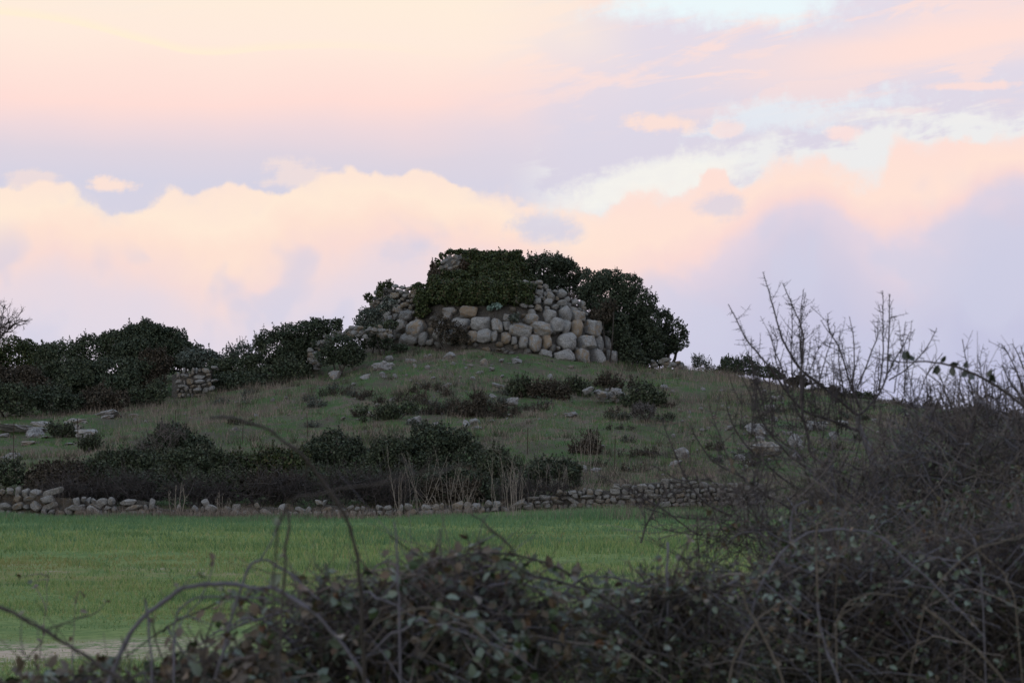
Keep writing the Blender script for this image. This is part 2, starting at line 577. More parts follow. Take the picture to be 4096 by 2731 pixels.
M_OAK = leaf_mat('holm_oak_leaves', [(0, (.018, .027, .016)), (.5, (.033, .046, .027)), (.85, (.053, .068, .042)), (1, (.078, .09, .057))], .6, .15, (.05, .06, .045))
M_MASTIC = leaf_mat('mastic_leaves', [(0, (.018, .027, .015)), (.5, (.034, .047, .025)), (.85, (.058, .072, .042)), (1, (.085, .095, .06))], .65, .15, (.06, .07, .05))
M_IVY = leaf_mat('ivy_leaves', [(0, (.016, .025, .009)), (.55, (.034, .048, .017)), (.85, (.056, .072, .025)), (1, (.075, .055, .034))], .6, .2)
M_GREY = leaf_mat('grey_green_leaves', [(0, (.035, .045, .036)), (.5, (.06, .072, .058)), (1, (.12, .145, .125))], .7, .2)
M_DRYB = leaf_mat('dry_shrub_sprigs', [(0, (.022, .020, .015)), (.5, (.044, .038, .028)), (1, (.085, .072, .055))], .8, .1)
M_PALE = leaf_mat('spurge_leaves', [(0, (.10, .16, .135)), (1, (.20, .28, .25))], .6, .2)
M_TWIG = bark_mat('brown_twigs', (.058, .048, .046), (.165, .14, .13), 9)
M_TRUNK = bark_mat('dark_bark', (.022, .020, .017), (.06, .052, .045), 6)
M_BRUSH = bark_mat('brush_twigs', (.026, .023, .022), (.070, .062, .058), 9)
M_STALK = bark_mat('bleached_stalks', (.13, .11, .092), (.30, .265, .225), 7)
M_CANE = bark_mat('purple_grey_cane', (.042, .037, .044), (.125, .118, .14), 45)
M_TANC = bark_mat('tan_dead_cane', (.050, .041, .034), (.125, .104, .086), 45)
M_DARKC = bark_mat('dark_cane', (.022, .018, .017), (.060, .050, .048), 45)
M_THORN = bark_mat('thorn_bark', (.020, .016, .016), (.062, .052, .054), 40)
M_GREYBARK = bark_mat('grey_thorn_bark', (.055, .052, .060), (.15, .145, .165), 40)
M_BRGREEN = leaf_mat('bramble_leaves', [(0, (.024, .040, .019)), (.42, (.046, .078, .034)), (.62, (.078, .115, .054)), (.80, (.105, .14, .078)), (.88, (.09, .066, .042)), (.95, (.13, .065, .035)), (1, (.05, .03, .022))], .5, .3, (.085, .10, .088), .1)
M_BRBROWN = leaf_mat('withered_bramble_leaves', [(0, (.036, .028, .020)), (.5, (.075, .056, .039)), (.9, (.11, .078, .052)), (1, (.13, .06, .036))], .7, .2, (.09, .075, .055))

# ------------------------------------------------------------------ ground
xs = np.unique(np.concatenate([np.linspace(-45, 45, 221), np.linspace(-150, -45, 60), np.linspace(45, 150, 60),
                               -np.geomspace(150, 5000, 22), np.geomspace(150, 5000, 22)]))
ys = np.unique(np.concatenate([np.linspace(0, 76, 80), np.linspace(76, 150, 185), np.linspace(150, 270, 36), -np.geomspace(1, 5000, 24), np.geomspace(270, 6000, 22)]))
X, Y = np.meshgrid(xs, ys)
Z = gz(X, Y)
nx, ny = len(xs), len(ys)
ii = (np.arange(ny - 1)[:, None] * nx + np.arange(nx - 1)[None]).ravel()
gm, t, p = new_mat('ground_soil_and_turf')
geo = t.n.new('ShaderNodeNewGeometry').outputs['Position']
spx = t.n.new('ShaderNodeSeparateXYZ')
t.l.new(geo, spx.inputs[0])
gx, gy, gzv = spx.outputs
nA = t.noise(geo, .18, 4, .6)
nB = t.noise(geo, .9, 4, .6)
nC = t.noise(geo, 6.0, 4, .65)
nD = t.noise(geo, 30.0, 3, .6)
# meadow: lush to yellowish, in bands
mead = t.mix(t.ss(t.m('ADD', t.m('MULTIPLY', nA, .5), t.m('MULTIPLY', nB, .5)), .44, .56), (.115, .18, .064), (.175, .23, .082))
mead = t.mix(t.m('MULTIPLY', t.ss(nC, .42, .62), .7), mead, (.085, .14, .042))
yel = t.m('MULTIPLY', t.ss(t.m('ABSOLUTE', t.m('SUBTRACT', t.m('ADD', gy, t.m('MULTIPLY', nA, 8)), 46)), 7, 1), t.ss(nB, .35, .6))
mead = t.mix(t.m('MULTIPLY', yel, .8), mead, (.19, .175, .075))
# worn track with bare stony earth, low left
trk = t.m('ABSOLUTE', t.m('SUBTRACT', t.m('ADD', gy, t.m('MULTIPLY', t.m('SUBTRACT', nB, .5), 2.2)), t.m('MULTIPLY_ADD', gx, .42, 26.9)))
bare = t.m('MULTIPLY', t.ss(trk, 2.7, .7), t.ss(t.m('ADD', gx, t.m('MULTIPLY', nB, 2.0)), -1.0, -3.6))
bare = t.m('MULTIPLY', bare, t.ss(t.m('ADD', t.m('MULTIPLY', nC, .7), t.m('ADD', t.m('MULTIPLY', nB, .4), t.m('MULTIPLY', nD, .35))), .62, .80))
mead = t.mix(bare, mead, t.mix(nD, (.34, .26, .20), (.52, .42, .34)))
b2 = t.m('MULTIPLY', t.ss(t.m('ABSOLUTE', t.m('SUBTRACT', gy, 44.5)), 2.5, .5), t.ss(gx, -3, -7))
b2 = t.m('MULTIPLY', b2, t.ss(t.m('ADD', nC, nB), 1.05, 1.3))
mead = t.mix(b2, mead, (.32, .27, .22))
# hillside: thin turf, dead stems, earth
hill = t.mix(t.ss(t.m('ADD', t.m('MULTIPLY', nB, .6), t.m('MULTIPLY', nC, .4)), .42, .60), (.050, .092, .032), (.118, .094, .076))
hill = t.mix(t.m('MULTIPLY', t.ss(nC, .5, .7), .5), hill, (.055, .050, .036))
hill = t.mix(t.m('MULTIPLY', t.ss(t.m('ADD', t.m('MULTIPLY', nA, .6), t.m('MULTIPLY', nB, .4)), .50, .60), .55), hill, (.042, .048, .030))
hill = t.mix(t.ss(nD, .66, .72), hill, (.20, .19, .17))
gc = t.mix(t.ss(gy, 80.5, 84.0), mead, hill)
t.put(p.inputs['Base Color'], gc)
p.inputs['Roughness'].default_value = .95
p.inputs['Specular IOR Level'].default_value = .1
bp = t.n.new('ShaderNodeBump')
bp.inputs['Strength'].default_value = .6
bp.inputs['Distance'].default_value = .05
t.put(bp.inputs['Height'], t.m('ADD', nC, nD))
t.l.new(bp.outputs[0], p.inputs['Normal'])
gme = mesh_np('ground', np.stack([X.ravel(), Y.ravel(), Z.ravel()], 1), np.stack([ii, ii + 1, ii + nx + 1, ii + nx], 1), gm, smooth=True)
tag(link('ground', gme), 'green meadow running up to a grassy stony hill', None, kind='structure')


# ------------------------------------------------------------------ grass
def blades(name, Pxy, hgt, wid, mats, mi, label, lean=.35, kind='stuff'):
    n = len(Pxy)
    z = gz(Pxy[:, 0], Pxy[:, 1])
    th = rng.uniform(0, 2 * math.pi, n)
    w = np.stack([np.cos(th), np.sin(th) * .5, np.zeros(n)], 1) * wid[:, None] * .5
    b = np.stack([Pxy[:, 0], Pxy[:, 1], z - .01], 1)
    ln = rng.normal(0, lean, (n, 2)) * hgt[:, None]
    tip = b + np.stack([ln[:, 0], ln[:, 1], hgt], 1)
    V = np.stack([b - w, b + w, tip], 1).reshape(-1, 3)
    Fc = np.arange(3 * n).reshape(-1, 3)
    me = mesh_np(name, V, Fc, mats, mi)
    return tag(link(name, me), label, None, kind=kind)


def wedge(n, y0, y1, power=1.0, half=.235):
    yy = y0 * (y1 / y0) ** (rng.uniform(0, 1, n) ** power)
    xx = rng.uniform(-1, 1, n) * (half * yy + 3.5)
    return np.stack([xx, yy], 1)


M_MEAD = leaf_mat('meadow_grass_blades', [(0, (.115, .19, .070)), (.5, (.180, .26, .092)), (.8, (.24, .295, .108)), (1, (.31, .28, .14))], .6, .2, None, .35)
M_LUSH = leaf_mat('lush_grass_blades', [(0, (.075, .155, .078)), (.6, (.115, .21, .098)), (1, (.165, .235, .11))], .6, .2, None, .35)
M_TURF = leaf_mat('turf_blades', [(0, (.052, .110, .036)), (.6, (.085, .158, .050)), (1, (.13, .18, .065))], .7, .15, None, .3)
M_DRYG = leaf_mat('dry_grass_blades', [(0, (.078, .064, .053)), (.5, (.155, .125, .103)), (1, (.32, .265, .22))], .8, .15, None, .2)

P = np.concatenate([wedge(360000, 20, 81), wedge(90000, 20, 40)])
nb = sines(P * np.array([.8, 1.1]), 21, 14, .25, 1.6)
nb2 = sines(P, 22, 10, 2.5, 6)
trkm = np.abs(P[:, 1] - (26.9 + .42 * P[:, 0]))
keep = (rng.uniform(0, 1, len(P)) < np.clip(.62 + .28 * nb + .2 * nb2, .06, 1)) & ~((trkm < 1.5) & (P[:, 0] < -2.2) & (rng.uniform(0, 1, len(P)) < .72 + .2 * nb2))
P = P[keep]
hg = np.clip(.075 + .022 * nb[keep] + .016 * nb2[keep], .03, .20) * rng.uniform(.6, 1.4, len(P)) * np.clip((P[:, 1] - 16) / 25, .55, 1.5)
lush = (P[:, 1] + 6 * nb[keep] + 5 * nb2[keep] + rng.normal(0, 5, len(P)) > 66)
M_DEEP = leaf_mat('deep_green_blades', [(0, (.075, .14, .055)), (.6, (.115, .19, .072)), (1, (.16, .215, .085))], .6, .2, None, .3)
M_YELL = leaf_mat('yellowing_blades', [(0, (.13, .17, .055)), (.6, (.20, .215, .08)), (1, (.27, .24, .12))], .6, .2, None, .3)
nv = sines(P, 23, 14, .6, 2.2)
nv2 = sines(P * np.array([.6, 1.]), 24, 14, .25, .8)
pick = lush.astype(int)
pick[(nv + rng.normal(0, .6, len(P)) > .9)] = 2
pick[(nv2 - .4 * nv + rng.normal(0, .5, len(P)) > 1.0) & ~lush] = 3
hg = hg * np.where(pick == 2, 1.25, np.where(pick == 3, .7, 1.0))
blades('meadow_grass', P, hg, rng.uniform(.012, .028, len(P)) * np.clip(P[:, 1] / 40, .6, 1.6), [M_MEAD, M_LUSH, M_DEEP, M_YELL], pick, 'short bright green grass of the flat meadow')
# taller verge along the foot of the dry stone wall
n = 40000
P = np.stack([rng.uniform(-22, 22, n), 80.2 + rng.normal(0, .7, n) + np.where(rng.uniform(0, 1, n) < .3, -1, 0)], 1)
P[:, 1] = np.minimum(P[:, 1], np.where(P[:, 0] > .3, 82.4 - rng.uniform(0, 2.6, n), 81.0))
tall = np.clip(.14 + .08 * sines(P, 31, 8, .4, 1.5), .05, .4) * rng.uniform(.5, 1.5, n) * np.where((P[:, 0] > 0.3), 1.9, 1.0)
blades('verge_grass', P, tall, rng.uniform(.015, .03, n), [M_LUSH, M_DRYG], (rng.uniform(0, 1, n) < np.where(P[:, 0] > 3, .42, .14)).astype(int), 'long grass fringe at the foot of the field wall')
n = 9000
P = np.stack([rng.uniform(-14.5, -1.0, n), 80.75 + rng.normal(0, .18, n)], 1)
P = P[rng.uniform(0, 1, n) < np.clip(.45 + .5 * sines(P, 36, 8, .8, 2.5), .03, 1)]
n = len(P)
blades('dead_verge_grass', P, rng.uniform(.15, .5, n), rng.uniform(.009, .018, n), M_DRYG, np.zeros(n, int), 'dead brown grass in front of the tumbled field wall', .22)
# hillside
n = 230000
P = wedge(n, 82.5, 134, 1.0, .24)
nb = sines(P, 41, 12, .25, .9)
nb2 = sines(P, 42, 12, 1.2, 3.5)
dry = (rng.uniform(0, 1, n) < np.clip(.46 + .42 * nb + .30 * nb2, .03, .97))
keep = rng.uniform(0, 1, n) < np.clip(.6 + .3 * nb2, .1, 1)
big_ = sines(P, 44, 10, .12, .4)
dens_dry = np.where(dry, np.clip(.16 + .09 * nb, .04, .42), np.clip(.07 + .03 * nb2, .03, .15))
hg = dens_dry * rng.uniform(.5, 1.6, n)
wd = np.where(dry, rng.uniform(.010, .022, n), rng.uniform(.025, .05, n))
blades('hillside_grass', P[keep], hg[keep], wd[keep], [M_TURF, M_DRYG], dry[keep].astype(int), 'thin turf and dead brown grass over the hillside', .3)
k = 9500
Cc = wedge(k, 82.8, 133, 1.0, .24)
nb = sines(Cc, 41, 12, .25, .9) + .6 * sines(Cc, 43, 12, .8, 2.0)
Cc = Cc[rng.uniform(0, 1, k) < np.clip(.45 + .4 * nb, .04, 1)]
m_ = 22
Pt = np.repeat(Cc, m_, 0)
rad = np.repeat(rng.uniform(.05, .19, len(Cc)), m_)
Pt = Pt + rng.normal(size=Pt.shape) * rad[:, None] * np.array([1.3, 1.0])
tk = np.repeat((rng.uniform(0, 1, len(Cc)) < .62).astype(int), m_)
big_ = sines(Cc, 45, 12, .2, .7)
tk = np.where(np.repeat(rng.uniform(0, 1, len(Cc)) < np.clip(.26 + .28 * big_, .02, .8), m_), 2, tk)
hg = np.repeat(rng.uniform(.10, .36, len(Cc)) * np.clip(1 + .35 * big_, .5, 1.7), m_) * rng.uniform(.5, 1.2, len(Pt))
M_DARKT = leaf_mat('dark_tussock_blades', [(0, (.030, .040, .022)), (.6, (.055, .062, .036)), (1, (.09, .08, .055))], .7, .15, None, .2)
blades('grass_tussocks', Pt, hg, rng.uniform(.014, .03, len(Pt)), [M_TURF, M_DRYG, M_DARKT], tk, 'ragged tussocks of green and dead grass over the hillside', .4)
# tall dead stems in drifts (right brow, left slope)
PL = []
for (cu, cv, su, sv, k) in ((2900, 1530, 260, 26, 2600), (3050, 1575, 200, 40, 1200), (900, 1640, 300, 40, 2200), (1150, 1560, 160, 40, 900), (2350, 1990, 330, 60, 900),
                            (1800, 1600, 240, 60, 1300), (2700, 1900, 250, 80, 1300), (600, 1680, 250, 40, 900), (2600, 1720, 400, 90, 1200), (2480, 1500, 60, 12, 300)):
    c0 = hit(cu, cv + sv, 82)
    c1 = hit(cu, cv - sv, 82)
    yy = rng.normal((c0[1] + c1[1]) / 2, abs(c1[1] - c0[1]) / 2 + 1, k)
    uu = rng.normal(cu, su * .6, k)
    PL.append(np.stack([(uu - 2048) / F * yy, yy], 1))
P = np.concatenate(PL)
P = P[(P[:, 1] > 82.5) & (P[:, 1] < 133)]
n = len(P)
blades('dead_grass_stems', P, rng.uniform(.2, .62, n), rng.uniform(.008, .017, n), M_DRYG, np.zeros(n, int), 'tall dead brown grass stems in drifts on the slope', .2)

# ------------------------------------------------------------------ stones
import bmesh


def stone_mesh(name, seed, mat, sub=3, box=.55, chops=5, rough=.10, chop=(.72, .95), crisp=False, block=False):
    bm = bmesh.new()
    bmesh.ops.create_icosphere(bm, subdivisions=sub, radius=1)
    V = np.array([v_.co[:] for v_ in bm.verts])
    r = np.random.default_rng(seed)
    e = 2 + box * 3
    k = (np.abs(V) ** e).sum(1) ** (-1 / e)
    V = V * (k / k.mean())[:, None]
    V *= 1 + rough * sines(V, seed, 10, 1.2, 3.0)[:, None] * .8
    planes = [(unit(r.normal(size=3) * np.array([1, 1, .9])), r.uniform(*chop)) for _ in range(chops)]
    if block:
        for ax in np.vstack([np.eye(3), -np.eye(3)]):
            planes.append((unit(ax + r.normal(size=3) * .22), r.uniform(.66, .84)))
    for d, lim in planes:
        q = V @ d
        over = np.clip(q - lim, 0, None)
        V -= over[:, None] * d * .9
    V *= 1 + rough * .25 * sines(V, seed + 99, 12, 5, 11)[:, None]
    if sub >= 4:
        V *= 1 + rough * .16 * sines(V, seed + 33, 14, 11, 24)[:, None]
    for v_, c in zip(bm.verts, V):
        v_.co = c
    for f in bm.faces:
        f.smooth = not crisp
    me = bpy.data.meshes.new(name)
    bm.to_mesh(me)
    bm.free()
    me.materials.append(mat)
    return me


BOULD = [stone_mesh('boulder', 100 + i, M_BOULDER, 4, rng.uniform(.2, .5), 6, .16, (.70, .97), False, i % 3 == 0) for i in range(14)]
RUBB = [stone_mesh('rubble_stone', 200 + i, M_RUBBLE, 3, .2, 8, .16, (.55, .9), True, True) for i in range(14)]
FILLS = [stone_mesh('joint_stone', 250 + i, M_FILLER, 2, .4, 8, .16, (.5, .9)) for i in range(8)]
WALLS = [stone_mesh('wall_stone', 300 + i, M_WALL, 3, rng.uniform(.1, .6), 8, .15, (.6, .92), True, True) for i in range(14)]
ROCKS = [stone_mesh('loose_rock', 400 + i, M_ROCK, 3, .1, 10, .26, (.38, .85), True) for i in range(12)]
CRAGS = [stone_mesh('crag', 450 + i, M_ROCK, 5, .1, 9, .36, (.38, .85), True) for i in range(6)]


def put_stone(kinds, parent, origin, P, rx, ry, rz, yaw=0., tilt=.12, name='stone'):
    o = link(name, kinds[int(rng.integers(len(kinds)))], parent, tuple(np.asarray(P) - np.asarray(origin)),
             (rng.normal(0, tilt), rng.normal(0, tilt), yaw + rng.normal(0, .15) + (math.pi if rng.uniform() < .5 else 0)), (rx, ry, rz))
    return o


# ------------------------------------------------------------------ the nuraghe
NC = px(1915, 1400, 132.0)
NX, NY = float(NC[0]), 132.0
_rz = [5.0, 6.5, 8.0, 10.0, 11.6, 12]
_rr = [8.0, 7.6, 7.25, 6.5, 5.98, 5.9]


def drum_x(z):
    return NX + np.interp(z, [9.3, 11.2], [.62, 0])

_cu = [1300, 1440, 1470, 1505, 1560, 1650, 1700, 2080, 2150, 2250, 2340, 2420, 2490, 2600]
_cv = [1420, 1285, 1195, 1152, 1140, 1160, 1150, 1128, 1135, 1172, 1215, 1262, 1340, 1450]


def zcap(x):
    uu = x / 128 * F + 2048
    return CAMZ + (1833 - np.interp(uu, _cu, _cv)) / F * 128


def in_core(Q):
    rad = np.hypot(Q[..., 0] - drum_x(Q[..., 2]), Q[..., 1] - NY)
    lo = (rad < np.interp(Q[..., 2], _rz, _rr)) & (Q[..., 2] < zcap(Q[..., 0]))
    rad2 = np.hypot(Q[..., 0] - NX - np.interp(Q[..., 2], [11.5, 12.8], [0, .22]), Q[..., 1] - NY)
    r2 = np.interp(Q[..., 2], [10, 11.5, 12.2, 12.7, 13.0, 13.2], [2.7, 2.65, 2.5, 2.2, 1.8, 1.2])
    return lo | ((rad2 < r2) & (Q[..., 2] < 13.2))


def core_hit(uu, vv):
    D = np.arange(122, 140, .04)
    a, b = px(uu, vv, 122.), px(uu, vv, 140.)
    Q = a + ((D - 122) / 18)[:, None] * (b - a)
    ins = in_core(Q)
    if not ins.any():
        return None
    return Q[int(np.argmax(ins))]


base_z = gz1(NX, NY - 6.8)
NO = np.array([NX, NY, base_z])
nur = thing('nuraghe', NO, 'ruined round tower of huge boulders and rubble on the hilltop', 'ruin')
# inner fill: rubble and earth seen dark in the joints
M_FILL = stone_mat('rubble_and_earth', (.06, .057, .05), (.14, .13, .115), (.14, .11, .075), .05, 3)
zz = np.linspace(5.0, 11.9, 36)
ph = np.linspace(0, 2 * math.pi, 121)[:-1]
rad = np.interp(zz, _rz, _rr) - .28
Vc = np.stack([drum_x(zz)[:, None] + rad[:, None] * np.cos(ph), NY + rad[:, None] * np.sin(ph), np.repeat(zz[:, None], 120, 1)], -1)
cap_rings = []
for k in (.8, .6, .4, .2, .02):
    cap_rings.append(np.stack([NX + rad[-1] * k * np.cos(ph), NY + rad[-1] * k * np.sin(ph), np.full(120, 11.9)], -1))
Vc = np.concatenate([Vc, np.array(cap_rings)], 0)
nr = len(Vc)
Vf = Vc.reshape(-1, 3)
Vf[:, 2] = np.minimum(Vf[:, 2], zcap(Vf[:, 0]) - .22)
Vf += (sines(Vf, 51, 12, 1.5, 5)[:, None] * np.array([.05, .05, .05]))
i_ = np.arange(nr - 1)[:, None] * 120
j_ = np.arange(120)[None]
Fq = np.stack([i_ + j_, i_ + (j_ + 1) % 120, i_ + 120 + (j_ + 1) % 120, i_ + 120 + j_], -1).reshape(-1, 4)
link('rubble_fill', mesh_np('rubble_fill', Vf - NO, Fq, M_FILL, smooth=True), nur)
z2 = np.array([9.5, 10.5, 11.5, 12.2, 12.7, 13.0, 13.2])
r2 = np.array([2.65, 2.6, 2.58, 2.42, 2.12, 1.7, .05])
ph2 = np.linspace(0, 2 * math.pi, 61)[:-1]
Vu = np.stack([NX + np.interp(z2, [11.5, 12.8], [0, .22])[:, None] + r2[:, None] * np.cos(ph2), NY + r2[:, None] * np.sin(ph2), np.repeat(z2[:, None], 60, 1)], -1).reshape(-1, 3)
Vu += sines(Vu, 52, 12, 1.5, 4)[:, None] * .07
i_ = np.arange(6)[:, None] * 60
j_ = np.arange(60)[None]
link('upper_chamber', mesh_np('upper_chamber', Vu - NO, np.stack([i_ + j_, i_ + (j_ + 1) % 60, i_ + 60 + (j_ + 1) % 60, i_ + 60 + j_], -1).reshape(-1, 4), M_FILL, smooth=True), nur)

Z1 = [(650, 1140, 135, 155), (765, 1045, 125, 145), (955, 1075, 215, 205), (865, 1205, 215, 135), (1020, 1205, 95, 135), (960, 945, 60, 62), (1460, 1030, 205, 172), (1695, 1015, 235, 168),
      (1330, 865, 165, 80), (1545, 870, 180, 125), (1890, 1045, 130, 175), (2005, 1045, 92, 105), (1730, 1175, 155, 145), (1600, 1190, 115, 155), (1845, 1170, 80, 120), (1990, 1180, 95, 115),
      (1470, 1195, 135, 145), (1325, 1180, 140, 150), (1305, 930, 110, 90), (820, 920, 155, 125), (730, 840, 125, 95), (530, 1020, 105, 95), (1200, 1000, 105, 105), (640, 985, 110, 95),
      (1190, 1140, 110, 120), (1100, 1240, 80, 70)]
Z2 = [(215, 1017, 218, 138), (435, 997, 214, 145), (610, 975, 145, 170), (702, 985, 95, 130), (835, 1000, 135, 178), (1010, 1000, 205, 195), (730, 1145, 202, 178), (935, 1165, 188, 162),
      (1080, 1170, 105, 165), (1165, 1160, 75, 135), (1240, 1170, 68, 165), (70, 1100, 92, 105), (150, 1130, 72, 85), (258, 1160, 92, 115), (380, 1165, 125, 175), (512, 1150, 95, 178),
      (495, 1280, 145, 85), (695, 1310, 235, 145), (885, 1328, 135, 165), (1070, 1335, 145, 175), (1205, 1312, 145, 165), (1335, 1350, 95, 125), (550, 865, 125, 135), (715, 850, 115, 178),
      (840, 862, 165, 125), (345, 890, 135, 110), (345, 820, 85, 70), (80, 880, 95, 85), (635, 1215, 52, 42), (1190, 1055, 160, 62), (1160, 1480, 150, 75), (1310, 1480, 90, 85)]
big = [(1350 + a / 2.9586, 950 + b / 2.9586, w / 2.9586, h_ / 2.9586) for a, b, w, h_ in Z1] + [(2000 + a / 2.751, 950 + b / 2.751, w / 2.751, h_ / 2.751) for a, b, w, h_ in Z2]
for (a, b, w, h_) in big:
    q = core_hit(a, b)
    if q is None:
        q = hit(a, b, 110)
    k = q[1] / F
    yaw = math.atan2(q[0] - NX, -(q[1] - NY)) * .8
    st_o = put_stone(BOULD, nur, NO, q + np.array([0, .18, 0]), w * k * .62, min(w, h_) * k * .58 + .12, h_ * k * .62, yaw, .13)
# smaller stones: fill the joints of the lower wall, then the rubble shoulders


def poly_in(P, poly):
    x, y = P
    c = False
    for (x1, y1), (x2, y2) in zip(poly, poly[1:] + poly[:1]):
        if (y1 > y) != (y2 > y) and x < (x2 - x1) * (y - y1) / (y2 - y1) + x1:
            c = not c
    return c


placed = list(big)


def scatter(poly, n, s0, s1, gap=.40, tries=5000, flat=.72, kinds=None):
    us = [q_[0] for q_ in poly]
    vs = [q_[1] for q_ in poly]
    c = 0
    for _ in range(tries):
        if c >= n:
            break
        a, b = rng.uniform(min(us), max(us)), rng.uniform(min(vs), max(vs))
        if not poly_in((a, b), poly):
            continue
        w = rng.uniform(s0, s1) * (1 - .55 * _ / tries)
        h_ = w * rng.uniform(flat - .2, flat + .25)
        ok = True
        for (a2, b2, w2, h2) in placed:
            if ((a - a2) / ((w + w2) * gap)) ** 2 + ((b - b2) / ((h_ + h2) * gap)) ** 2 < 1:
                ok = False
                break
        if not ok:
            continue
        q = core_hit(a, b)
        if q is None:
            continue
        placed.append((a, b, w, h_))
        k = q[1] / F
        yaw = math.atan2(q[0] - NX, -(q[1] - NY)) * .8
        put_stone(kinds or RUBB, nur, NO, q + np.array([0, .08 if kinds is None else .22, 0]), w * k * .56, w * k * .5 + .05, h_ * k * .56, yaw, .22)
        c += 1


scatter([(2070, 1150), (2120, 1118), (2200, 1135), (2290, 1180), (2350, 1215), (2340, 1260), (2260, 1255), (2240, 1230), (2160, 1235), (2100, 1230), (2060, 1200)], 92, 24, 46)
scatter([(1440, 1290), (1460, 1210), (1500, 1160), (1540, 1140), (1600, 1145), (1660, 1155), (1660, 1250), (1620, 1270), (1560, 1300), (1500, 1330)], 92, 22, 42)
scatter([(1735, 1100), (1745, 1050), (1790, 1012), (1835, 1015), (1840, 1060), (1790, 1110)], 14, 22, 34, tries=2500)
scatter([(1540, 1330), (1640, 1240), (2080, 1230), (2330, 1230), (2480, 1400), (2490, 1480), (2150, 1420), (1560, 1395)], 42, 22, 40, .36, tries=6000, kinds=FILLS)

# ------------------------------------------------------------------ leaves and shrubs


def leaf_quads(G, C, size, up=.3, mi=0, N=None, asp=.55):
    """one kite-shaped leaf (two triangles folded at the midrib) at each point"""
    n = len(C)
    a = unit(rng.normal(size=(n, 3)) + np.array([0, 0, up]))
    nrm = rng.normal(size=(n, 3)) + (0 if N is None else 1.2 * N)
    b = unit(np.cross(a, nrm))
    c = unit(np.cross(a, b))
    s_ = (size * rng.uniform(.6, 1.4, n))[:, None]
    p0 = C - a * s_ * .5
    p2 = C + a * s_ * .5
    p1 = C + b * s_ * asp * .5 + c * s_ * .12
    p3 = C - b * s_ * asp * .5 + c * s_ * .12
    V = np.stack([p0, p1, p2, p3], 1).reshape(-1, 3)
    k = np.arange(n) * 4
    Fc = np.concatenate([np.stack([k, k + 1, k + 2], 1), np.stack([k, k + 2, k + 3], 1)])
    G.add(V, Fc, mi)


def blob_points(blobs, D, dens, seed, deep=1.0):
    """points near the lumpy surface of a set of ellipsoids given in photo pixels at distance D"""
    out, nor, cent = [], [], []
    work = []
    for b in blobs:
        uu, vv, ru, rv = b[:4]
        dd = b[4] if len(b) > 4 else 0.
        c = px(uu, vv, D + dd)
        k = (D + dd) / F
        R = np.array([ru * k, .5 * (ru + rv) * k * deep, rv * k])
        work.append((c, R * .92, True))
        for _ in range(int(np.clip(R[0] * R[2] * 9, 3, 9))):
            d = unit(rng.normal(size=3) + np.array([0, -.25, .55]))
            work.append((c + d * R * rng.uniform(.72, .95), np.full(3, 1.) * R.mean() * rng.uniform(.2, .38) * np.array([1.15, 1.15, .85]), False))
    for c, R, main in work:
        area = 4 * math.pi * ((R[0] * R[1]) ** 1.6 / 3 + (R[0] * R[2]) ** 1.6 / 3 + (R[1] * R[2]) ** 1.6 / 3) ** (1 / 1.6)
        n = int(area * dens * (1 if main else .8))
        d = unit(rng.normal(size=(n, 3)))
        lump = 1 + .15 * sines(d, seed, 9, 2.5, 6) + .07 * sines(d, seed + 5, 9, 8, 16)
        r = lump * (1 - np.abs(rng.normal(0, .17, n)))
        out.append(c + d * R * r[:, None])
        nor.append(unit(d / R))
        if main:
            cent.append((c, R))
        seed += 11
    return np.concatenate(out), np.concatenate(nor), cent


